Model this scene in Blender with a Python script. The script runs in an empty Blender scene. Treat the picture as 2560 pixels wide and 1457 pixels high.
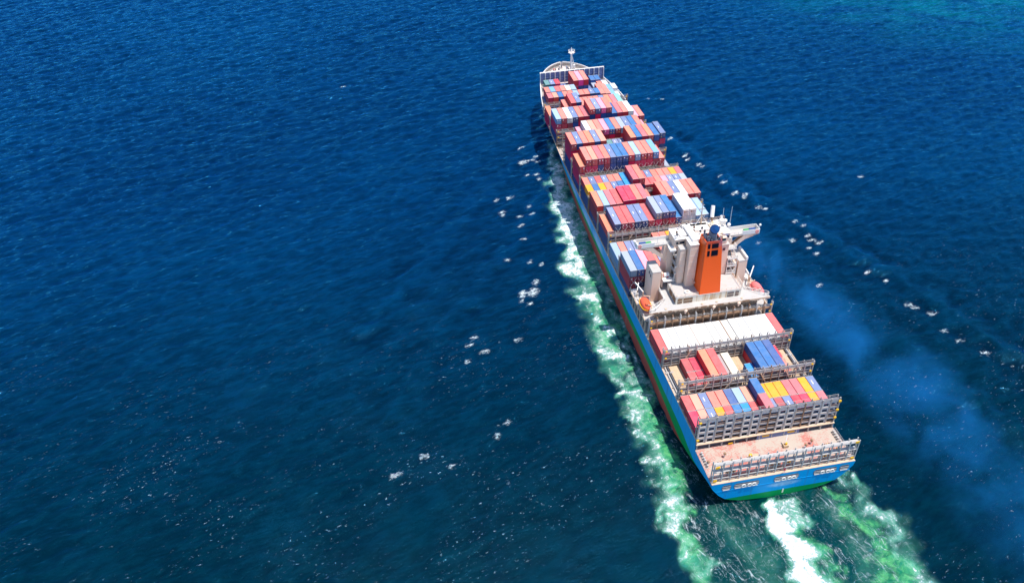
import bpy, math, random
import numpy as np
from mathutils import Vector, Matrix

# ------------------------------------------------------------------ camera, sky, sun
S = bpy.context.scene
C = S.collection
R = math.radians
cd = bpy.data.cameras.new('camera'); cam = bpy.data.objects.new('camera', cd); C.objects.link(cam)
S.camera = cam
cd.sensor_width = 36.0; cd.lens = 27.497; cd.clip_start = 1.0; cd.clip_end = 60000
_ya, _pi, _ro = 0.152133, -0.6657998, -0.0414528
f = Vector((math.sin(_ya)*math.cos(_pi), math.cos(_ya)*math.cos(_pi), math.sin(_pi)))
r0 = Vector((math.cos(_ya), -math.sin(_ya), 0)); u0_ = r0.cross(f)
r = math.cos(_ro)*r0 + math.sin(_ro)*u0_; u = -math.sin(_ro)*r0 + math.cos(_ro)*u0_
M = Matrix((r, u, -f)).transposed().to_4x4(); M.translation = Vector((-89.9455, -134.8187, 178.7803))
cam.matrix_world = M

SUN = Vector((0.24, -0.12, 1.0)).normalized()
sun_el = math.asin(SUN.z); sun_az = math.atan2(SUN.x, SUN.y)
w = bpy.data.worlds.new('World'); S.world = w; w.use_nodes = True
nt = w.node_tree; bg = nt.nodes['Background']
sky = nt.nodes.new('ShaderNodeTexSky'); sky.sky_type = 'NISHITA'; sky.sun_disc = False
sky.sun_elevation = sun_el; sky.sun_rotation = sun_az; sky.air_density = 1.0; sky.dust_density = 0.3; sky.ozone_density = 2.5
nt.links.new(sky.outputs[0], bg.inputs[0]); bg.inputs[1].default_value = 0.14
ld = bpy.data.lights.new('sun', 'SUN'); ld.energy = 4.0; ld.angle = R(0.5); ld.color = (1.0, 0.955, 0.89)
lo = bpy.data.objects.new('sun', ld); C.objects.link(lo)
lo.rotation_euler = SUN.to_track_quat('Z', 'Y').to_euler(); lo.location = (0, 0, 400)
S.view_settings.view_transform = 'Standard'; S.view_settings.look = 'None'
S.view_settings.exposure = 0.52; S.view_settings.gamma = 1.0
S.cycles.max_bounces = 6; S.cycles.diffuse_bounces = 3; S.cycles.glossy_bounces = 2; S.cycles.volume_bounces = 1
S.cycles.volume_step_rate = 1.0; S.cycles.volume_max_steps = 128

# ------------------------------------------------------------------ materials
def mat(name, col, rough=0.55, metal=0.0, spec=0.4, wear=0.0, wear_col=None, scale=0.6, streak=False, bump=0.0, bscale=3.0):
    m = bpy.data.materials.new(name); m.use_nodes = True
    n = m.node_tree.nodes; l = m.node_tree.links; b = n['Principled BSDF']
    b.inputs['Roughness'].default_value = rough; b.inputs['Metallic'].default_value = metal
    b.inputs['Specular IOR Level'].default_value = spec
    b.inputs['Base Color'].default_value = (*col, 1)
    if wear > 0:
        g = n.new('ShaderNodeNewGeometry'); mp = n.new('ShaderNodeMapping')
        l.new(g.outputs['Position'], mp.inputs[0])
        mp.inputs['Scale'].default_value = (1, 1, 0.18) if streak else (1, 1, 1)
        t = n.new('ShaderNodeTexNoise'); t.inputs['Scale'].default_value = scale; t.inputs['Detail'].default_value = 8
        t.inputs['Roughness'].default_value = 0.7
        l.new(mp.outputs[0], t.inputs['Vector'])
        rr = n.new('ShaderNodeMapRange'); rr.inputs[1].default_value = 0.62 - 0.25*wear; rr.inputs[2].default_value = 0.75
        rr.inputs[3].default_value = 0; rr.inputs[4].default_value = min(1, 0.3 + wear)
        l.new(t.outputs[0], rr.inputs[0])
        mx = n.new('ShaderNodeMix'); mx.data_type = 'RGBA'
        mx.inputs[6].default_value = (*col, 1); mx.inputs[7].default_value = (*(wear_col or (0.25, 0.10, 0.04)), 1)
        l.new(rr.outputs[0], mx.inputs[0]); l.new(mx.outputs[2], b.inputs['Base Color'])
    if bump:
        g2 = n.new('ShaderNodeNewGeometry'); t2 = n.new('ShaderNodeTexNoise'); t2.inputs['Scale'].default_value = bscale
        l.new(g2.outputs['Position'], t2.inputs['Vector'])
        bp = n.new('ShaderNodeBump'); bp.inputs['Strength'].default_value = bump; bp.inputs['Distance'].default_value = 0.05
        l.new(t2.outputs[0], bp.inputs['Height']); l.new(bp.outputs[0], b.inputs['Normal'])
    return m

MT = dict(
 hull_red=mat('hull_red', (0.36, 0.055, 0.035), 0.6, wear=.35, wear_col=(0.5, 0.16, 0.12), scale=.25, streak=True),
 hull_green=mat('hull_green', (0.0, 0.26, 0.065), 0.5, spec=.15, wear=.25, wear_col=(0.0, 0.30, 0.13), scale=.25, streak=True),
 white=mat('white_paint', (0.85, 0.79, 0.73), 0.5, wear=.12, wear_col=(0.62, 0.45, 0.33), scale=.9, streak=True),
 cream=mat('cream_paint', (0.88, 0.62, 0.47), 0.55, wear=.2, wear_col=(0.55, 0.36, 0.24), scale=.8, streak=True),
 rusty_white=mat('rusty_white_paint', (0.86, 0.75, 0.60), 0.6, wear=.5, wear_col=(0.62, 0.38, 0.16), scale=.8, streak=True),
 deck_grey=mat('deck_grey', (0.46, 0.44, 0.42), 0.7, wear=.5, wear_col=(0.45, 0.34, 0.28), scale=.7),
 grey=mat('grey_paint', (0.42, 0.375, 0.34), 0.6, wear=.5, wear_col=(0.42, 0.27, 0.18), scale=1.6, streak=True),
 grey_dark=mat('dark_grey_paint', (0.10, 0.11, 0.14), 0.6, wear=.3, wear_col=(0.2, 0.11, 0.07), scale=1.2),
 blue_grey=mat('blue_grey_paint', (0.16, 0.20, 0.38), 0.6, wear=.3, wear_col=(0.24, 0.20, 0.28), scale=.8, streak=True),
 rust=mat('rusty_steel', (0.30, 0.17, 0.10), 0.8, wear=.5, wear_col=(0.5, 0.33, 0.2), scale=1.5, streak=True),
 brown_wall=mat('rust_streaked_cream_wall', (0.50, 0.36, 0.25), 0.7, wear=.6, wear_col=(0.24, 0.12, 0.07), scale=.7, streak=True),
 tan=mat('tan_deck', (0.56, 0.41, 0.27), 0.75, wear=.45, wear_col=(0.34, 0.20, 0.11), scale=.5),
 ledge=mat('tan_ledge', (0.62, 0.45, 0.32), 0.7, wear=.4, wear_col=(0.36, 0.19, 0.1), scale=1.0),
 orange=mat('funnel_orange', (0.92, 0.105, 0.004), 0.45, wear=.12, wear_col=(0.62, 0.12, 0.03), scale=.35, streak=True),
 boat=mat('lifeboat_orange', (0.85, 0.12, 0.05), 0.4),
 boat_pink=mat('lifeboat_faded', (0.80, 0.18, 0.17), 0.5),
 plate=mat('pale_grey_plate', (0.58, 0.57, 0.56), 0.6, wear=.35, wear_col=(0.50, 0.36, 0.26), scale=1.2, streak=True),
 fore_deck=mat('forecastle_paint', (0.66, 0.55, 0.50), 0.7, wear=.5, wear_col=(0.5, 0.3, 0.25), scale=.9),
 black=mat('black_opening', (0.008, 0.010, 0.022), 0.8, spec=.05),
 soot=mat('soot_pipe', (0.004, 0.035, 0.13), 0.7, spec=.1),
 steel=mat('steel_pipe', (0.30, 0.31, 0.36), 0.45, metal=.3, wear=.4, wear_col=(0.15, 0.12, 0.12), scale=1.5),
 yellow=mat('yellow_paint', (0.85, 0.45, 0.015), 0.5),
 green=mat('green_paint', (0.02, 0.30, 0.07), 0.5),
 red=mat('red_paint', (0.65, 0.02, 0.04), 0.5),
 blue_item=mat('blue_paint', (0.02, 0.07, 0.25), 0.5),
 glass=mat('dark_glass', (0.02, 0.035, 0.06), 0.1, spec=.8),
 louvre=mat('brown_louvre', (0.20, 0.10, 0.05), 0.7),
)
# blue hull paint with pale worn patches along the port side and under the transom openings
def hull_blue():
    m = mat('hull_blue', (0.0, 0.30, 0.64), 0.5, spec=.15, wear=.2, wear_col=(0.0, 0.31, 0.60), scale=.2, streak=True)
    n = m.node_tree.nodes; l = m.node_tree.links; b = n['Principled BSDF']
    src = b.inputs['Base Color'].links[0].from_socket
    g = n.new('ShaderNodeNewGeometry'); acc = None
    for (x, y, z, sx, sy, sz) in [(0.6, -14.6, 5.0, 4.6, 2, 1.1), (-20.2, 140, 9.5, 3, 7, 3), (-20.2, 119, 9.0, 3, 9, 3.2), (-20.2, 101, 9.2, 3, 8, 3)]:
        mp = n.new('ShaderNodeMapping'); mp.vector_type = 'TEXTURE'
        mp.inputs['Location'].default_value = (x, y, z); mp.inputs['Scale'].default_value = (sx, sy, sz)
        l.new(g.outputs['Position'], mp.inputs[0])
        ln = n.new('ShaderNodeVectorMath'); ln.operation = 'LENGTH'; l.new(mp.outputs[0], ln.inputs[0])
        rr = n.new('ShaderNodeMapRange'); rr.interpolation_type = 'SMOOTHSTEP'
        rr.inputs[1].default_value = 0.35; rr.inputs[2].default_value = 1.25; rr.inputs[3].default_value = .75; rr.inputs[4].default_value = 0
        l.new(ln.outputs['Value'], rr.inputs[0])
        if acc is None: acc = rr.outputs[0]
        else:
            a = n.new('ShaderNodeMath'); a.operation = 'MAXIMUM'; l.new(acc, a.inputs[0]); l.new(rr.outputs[0], a.inputs[1]); acc = a.outputs[0]
    mx = n.new('ShaderNodeMix'); mx.data_type = 'RGBA'; l.new(acc, mx.inputs[0]); l.new(src, mx.inputs[6])
    mx.inputs[7].default_value = (0.42, 0.60, 0.74, 1); l.new(mx.outputs[2], b.inputs['Base Color'])
    return m
MT['hull_blue'] = hull_blue()
def soot_patch(m, loc, sc, col, k):
    n = m.node_tree.nodes; l = m.node_tree.links; b = n['Principled BSDF']; src = b.inputs['Base Color'].links[0].from_socket
    g = n.new('ShaderNodeNewGeometry'); mp = n.new('ShaderNodeMapping'); mp.vector_type = 'TEXTURE'; mp.inputs['Location'].default_value = loc; mp.inputs['Scale'].default_value = sc
    l.new(g.outputs['Position'], mp.inputs[0]); ln = n.new('ShaderNodeVectorMath'); ln.operation = 'LENGTH'; l.new(mp.outputs[0], ln.inputs[0])
    t = n.new('ShaderNodeTexNoise'); t.inputs['Scale'].default_value = .7; t.inputs['Detail'].default_value = 6; l.new(g.outputs['Position'], t.inputs[0])
    a = n.new('ShaderNodeMath'); l.new(ln.outputs['Value'], a.inputs[0]); l.new(t.outputs[0], a.inputs[1])
    rr = n.new('ShaderNodeMapRange'); rr.interpolation_type = 'SMOOTHSTEP'; rr.inputs[1].default_value = .8; rr.inputs[2].default_value = 1.75; rr.inputs[3].default_value = k; rr.inputs[4].default_value = 0
    l.new(a.outputs[0], rr.inputs[0]); mx = n.new('ShaderNodeMix'); mx.data_type = 'RGBA'; l.new(rr.outputs[0], mx.inputs[0]); l.new(src, mx.inputs[6]); mx.inputs[7].default_value = (*col, 1)
    l.new(mx.outputs[2], b.inputs['Base Color'])
soot_patch(MT['orange'], (2.6, 46.6, 43.8), (2.0, 3.0, 3.6), (.30, .17, .24), .9)
soot_patch(MT['orange'], (0, 46, 44), (4, 4, 2.6), (.42, .05, .03), .8)
def streaks(m, col, k, lo=.56, hi=.74, sx=.9):
    n = m.node_tree.nodes; l = m.node_tree.links; b = n['Principled BSDF']; src = b.inputs['Base Color'].links[0].from_socket
    g = n.new('ShaderNodeNewGeometry'); mp = n.new('ShaderNodeMapping'); mp.inputs['Scale'].default_value = (1, 1, .07); l.new(g.outputs['Position'], mp.inputs[0])
    t = n.new('ShaderNodeTexNoise'); t.inputs['Scale'].default_value = sx; t.inputs['Detail'].default_value = 5; l.new(mp.outputs[0], t.inputs[0])
    rr = n.new('ShaderNodeMapRange'); rr.inputs[1].default_value = lo; rr.inputs[2].default_value = hi; rr.inputs[4].default_value = k; l.new(t.outputs[0], rr.inputs[0])
    mx = n.new('ShaderNodeMix'); mx.data_type = 'RGBA'; l.new(rr.outputs[0], mx.inputs[0]); l.new(src, mx.inputs[6]); mx.inputs[7].default_value = (*col, 1); l.new(mx.outputs[2], b.inputs['Base Color'])
streaks(MT['hull_blue'], (.05, .12, .22), .5); streaks(MT['hull_green'], (.05, .16, .10), .5); streaks(MT['hull_red'], (.16, .05, .04), .5)
streaks(MT['cream'], (.50, .27, .13), .5, .6, .76, 1.3); streaks(MT['rusty_white'], (.55, .27, .08), .75, .52, .68, 1.2)
def stern_deck_mat():
    m = mat('worn_red_deck', (0.60, 0.47, 0.41), 0.75)
    n = m.node_tree.nodes; l = m.node_tree.links; b = n['Principled BSDF']
    g = n.new('ShaderNodeNewGeometry')
    a = n.new('ShaderNodeTexNoise'); a.inputs['Scale'].default_value = .16; a.inputs['Detail'].default_value = 3
    c = n.new('ShaderNodeTexNoise'); c.inputs['Scale'].default_value = 2.2; c.inputs['Detail'].default_value = 9; c.inputs['Roughness'].default_value = .75
    l.new(g.outputs['Position'], a.inputs[0]); l.new(g.outputs['Position'], c.inputs[0])
    s = n.new('ShaderNodeMath'); s.operation = 'ADD'; l.new(a.outputs[0], s.inputs[0]); l.new(c.outputs[0], s.inputs[1])
    rr = n.new('ShaderNodeMapRange'); rr.inputs[1].default_value = .93; rr.inputs[2].default_value = 1.13; l.new(s.outputs[0], rr.inputs[0])
    mx = n.new('ShaderNodeMix'); mx.data_type = 'RGBA'; l.new(rr.outputs[0], mx.inputs[0])
    mx.inputs[6].default_value = (0.46, 0.385, 0.32, 1); mx.inputs[7].default_value = (0.47, 0.15, 0.12, 1)
    l.new(mx.outputs[2], b.inputs['Base Color'])
    return m
MT['stern_deck'] = stern_deck_mat()
# container paint: the colour is each container's own (Object colour); roofs are chalky with dust and tinted brighter as if sunlit, panels are corrugated
def container_mat(name, side):
    m = bpy.data.materials.new(name); m.use_nodes = True
    n = m.node_tree.nodes; l = m.node_tree.links; b = n['Principled BSDF']; b.inputs['Roughness'].default_value = .55
    b.inputs['Specular IOR Level'].default_value = .35
    oi = n.new('ShaderNodeObjectInfo'); g = n.new('ShaderNodeNewGeometry'); tc = n.new('ShaderNodeTexCoord')
    sp = n.new('ShaderNodeSeparateXYZ'); l.new(g.outputs['Normal'], sp.inputs[0])
    t = n.new('ShaderNodeTexNoise'); t.inputs['Scale'].default_value = .55; t.inputs['Detail'].default_value = 7; t.inputs['Roughness'].default_value = .65
    l.new(g.outputs['Position'], t.inputs[0])
    dust = n.new('ShaderNodeMapRange'); dust.inputs[1].default_value = .3; dust.inputs[2].default_value = .75
    dust.inputs[3].default_value = .02; dust.inputs[4].default_value = .13; l.new(t.outputs[0], dust.inputs[0])
    up = n.new('ShaderNodeMath'); up.operation = 'MULTIPLY'; up.use_clamp = True
    l.new(sp.outputs[2], up.inputs[0]); l.new(dust.outputs[0], up.inputs[1])
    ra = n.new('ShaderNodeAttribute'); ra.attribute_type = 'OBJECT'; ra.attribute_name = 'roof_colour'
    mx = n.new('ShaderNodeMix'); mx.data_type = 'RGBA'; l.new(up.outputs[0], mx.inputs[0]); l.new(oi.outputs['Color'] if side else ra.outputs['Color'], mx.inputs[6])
    mx.inputs[7].default_value = (0.76, 0.68, 0.60, 1)
    # rust / dirt spots
    t2 = n.new('ShaderNodeTexNoise'); t2.inputs['Scale'].default_value = 1.7; t2.inputs['Detail'].default_value = 6; l.new(g.outputs['Position'], t2.inputs[0])
    r2 = n.new('ShaderNodeMapRange'); r2.inputs[1].default_value = .63; r2.inputs[2].default_value = .74; r2.inputs[4].default_value = .45; l.new(t2.outputs[0], r2.inputs[0])
    m2 = n.new('ShaderNodeMix'); m2.data_type = 'RGBA'; l.new(r2.outputs[0], m2.inputs[0]); l.new(mx.outputs[2], m2.inputs[6])
    m2.inputs[7].default_value = (0.22, 0.11, 0.08, 1)
    l.new(m2.outputs[2], b.inputs['Base Color'])
    wv = n.new('ShaderNodeTexWave'); wv.bands_direction = 'Y'; wv.inputs['Scale'].default_value = 1.15; l.new(tc.outputs['Object'], wv.inputs[0])
    bp = n.new('ShaderNodeBump'); bp.inputs['Strength'].default_value = .5 if side else .25; bp.inputs['Distance'].default_value = .05
    l.new(wv.outputs[0], bp.inputs['Height']); l.new(bp.outputs[0], b.inputs['Normal'])
    return m
MT['cont'] = container_mat('container_paint', True); MT['roof'] = container_mat('weathered_sunlit_roof_paint', False)

# ------------------------------------------------------------------ mesh helpers
class MB:
    def __init__(s): s.v = []; s.f = []; s.m = []; s.mats = []
    def mi(s, m):
        if m not in s.mats: s.mats.append(m)
        return s.mats.index(m)
    def add(s, vs, fs, m):
        o = len(s.v); k = s.mi(m); s.v += [tuple(p) for p in vs]
        for q in fs: s.f.append([i+o for i in q]); s.m.append(k)
        return s
    def box(s, x0, x1, y0, y1, z0, z1, m):
        vs = [(x0,y0,z0),(x1,y0,z0),(x1,y1,z0),(x0,y1,z0),(x0,y0,z1),(x1,y0,z1),(x1,y1,z1),(x0,y1,z1)]
        return s.add(vs, [(0,3,2,1),(4,5,6,7),(0,1,5,4),(1,2,6,5),(2,3,7,6),(3,0,4,7)], m)
    def bar(s, a, b, t, m, t2=None):
        a = Vector(a); b = Vector(b); d = (b-a)
        if d.length < 1e-6: return s
        d.normalize(); up = Vector((0,0,1)) if abs(d.z) < .95 else Vector((0,1,0))
        x = d.cross(up).normalized()*t/2; y = d.cross(x).normalized()*(t2 or t)/2
        vs = [a-x-y, a+x-y, a+x+y, a-x+y, b-x-y, b+x-y, b+x+y, b-x+y]
        return s.add(vs, [(0,1,2,3),(7,6,5,4),(0,4,5,1),(1,5,6,2),(2,6,7,3),(3,7,4,0)], m)
    def tube(s, pts, rads, m, n=10, cap=True):
        pts = [Vector(p) for p in pts]; rings = []; vs = []
        for i, p in enumerate(pts):
            d = (pts[min(i+1, len(pts)-1)] - pts[max(i-1, 0)]).normalized()
            up = Vector((0,0,1)) if abs(d.z) < .9 else Vector((0,1,0))
            x = d.cross(up).normalized(); y = d.cross(x).normalized(); rd = rads[i] if isinstance(rads, (list, tuple)) else rads
            for k in range(n):
                a = 2*math.pi*k/n; vs.append(p + x*math.cos(a)*rd + y*math.sin(a)*rd)
        fs = []
        for i in range(len(pts)-1):
            for k in range(n):
                fs.append((i*n+k, i*n+(k+1)%n, (i+1)*n+(k+1)%n, (i+1)*n+k))
        if cap: fs.append(tuple(range(n))[::-1]); fs.append(tuple(range((len(pts)-1)*n, len(pts)*n)))
        return s.add(vs, fs, m)
    def prism(s, poly, axis, a, b, m):
        # poly: 2D points; axis 'x','y','z' extruded from a to b
        def P(p, t): return {'x': (t, p[0], p[1]), 'y': (p[0], t, p[1]), 'z': (p[0], p[1], t)}[axis]
        n = len(poly); vs = [P(p, a) for p in poly] + [P(p, b) for p in poly]
        fs = [tuple(range(n)), tuple(range(n, 2*n))[::-1]] + [(i, i+n, (i+1)%n+n, (i+1)%n) for i in range(n)]
        return s.add(vs, fs, m)
    def sphere(s, c, rd, m, n=10, sc=(1,1,1)):
        vs = []; fs = []; h = n//2+1
        for i in range(h+1):
            th = math.pi*i/h
            for k in range(n):
                a = 2*math.pi*k/n; vs.append((c[0]+rd*sc[0]*math.sin(th)*math.cos(a), c[1]+rd*sc[1]*math.sin(th)*math.sin(a), c[2]+rd*sc[2]*math.cos(th)))
        for i in range(h):
            for k in range(n): fs.append((i*n+k, (i+1)*n+k, (i+1)*n+(k+1)%n, i*n+(k+1)%n))
        return s.add(vs, fs, m)
    def rail(s, pts, h, m, t=.07, step=2.0, mids=(0.5,)):
        for a, b in zip(pts, pts[1:]):
            a = Vector(a); b = Vector(b); L = (b-a).length; k = max(1, int(L/step))
            up = Vector((0,0,h)); s.bar(a+up, b+up, t, m)
            for q in mids: s.bar(a+up*q, b+up*q, t*.7, m)
            for i in range(k+1): p = a.lerp(b, i/k); s.bar(p, p+up, t, m)
        return s
    def mesh(s, name):
        me = bpy.data.meshes.new(name); me.from_pydata(s.v, [], s.f)
        for m in s.mats: me.materials.append(MT[m] if isinstance(m, str) else m)
        me.polygons.foreach_set('material_index', s.m); me.update(); me.validate()
        return me
    def build(s, name, parent=None, smooth=False):
        me = s.mesh(name)
        if smooth: me.polygons.foreach_set('use_smooth', [True]*len(me.polygons))
        o = bpy.data.objects.new(name, me); C.objects.link(o)
        if parent is not None: o.parent = parent
        return o
def tag(o, label=None, cat=None, group=None, kind=None):
    if label: o['label'] = label
    if cat: o['category'] = cat
    if group: o['group'] = group
    if kind: o['kind'] = kind
    return o
def empty(name, loc=(0,0,0)):
    o = bpy.data.objects.new(name, None); C.objects.link(o); o.location = loc; o.empty_display_size = 1; return o
def lerp(x, xs, ys): return float(np.interp(x, xs, ys))
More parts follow.
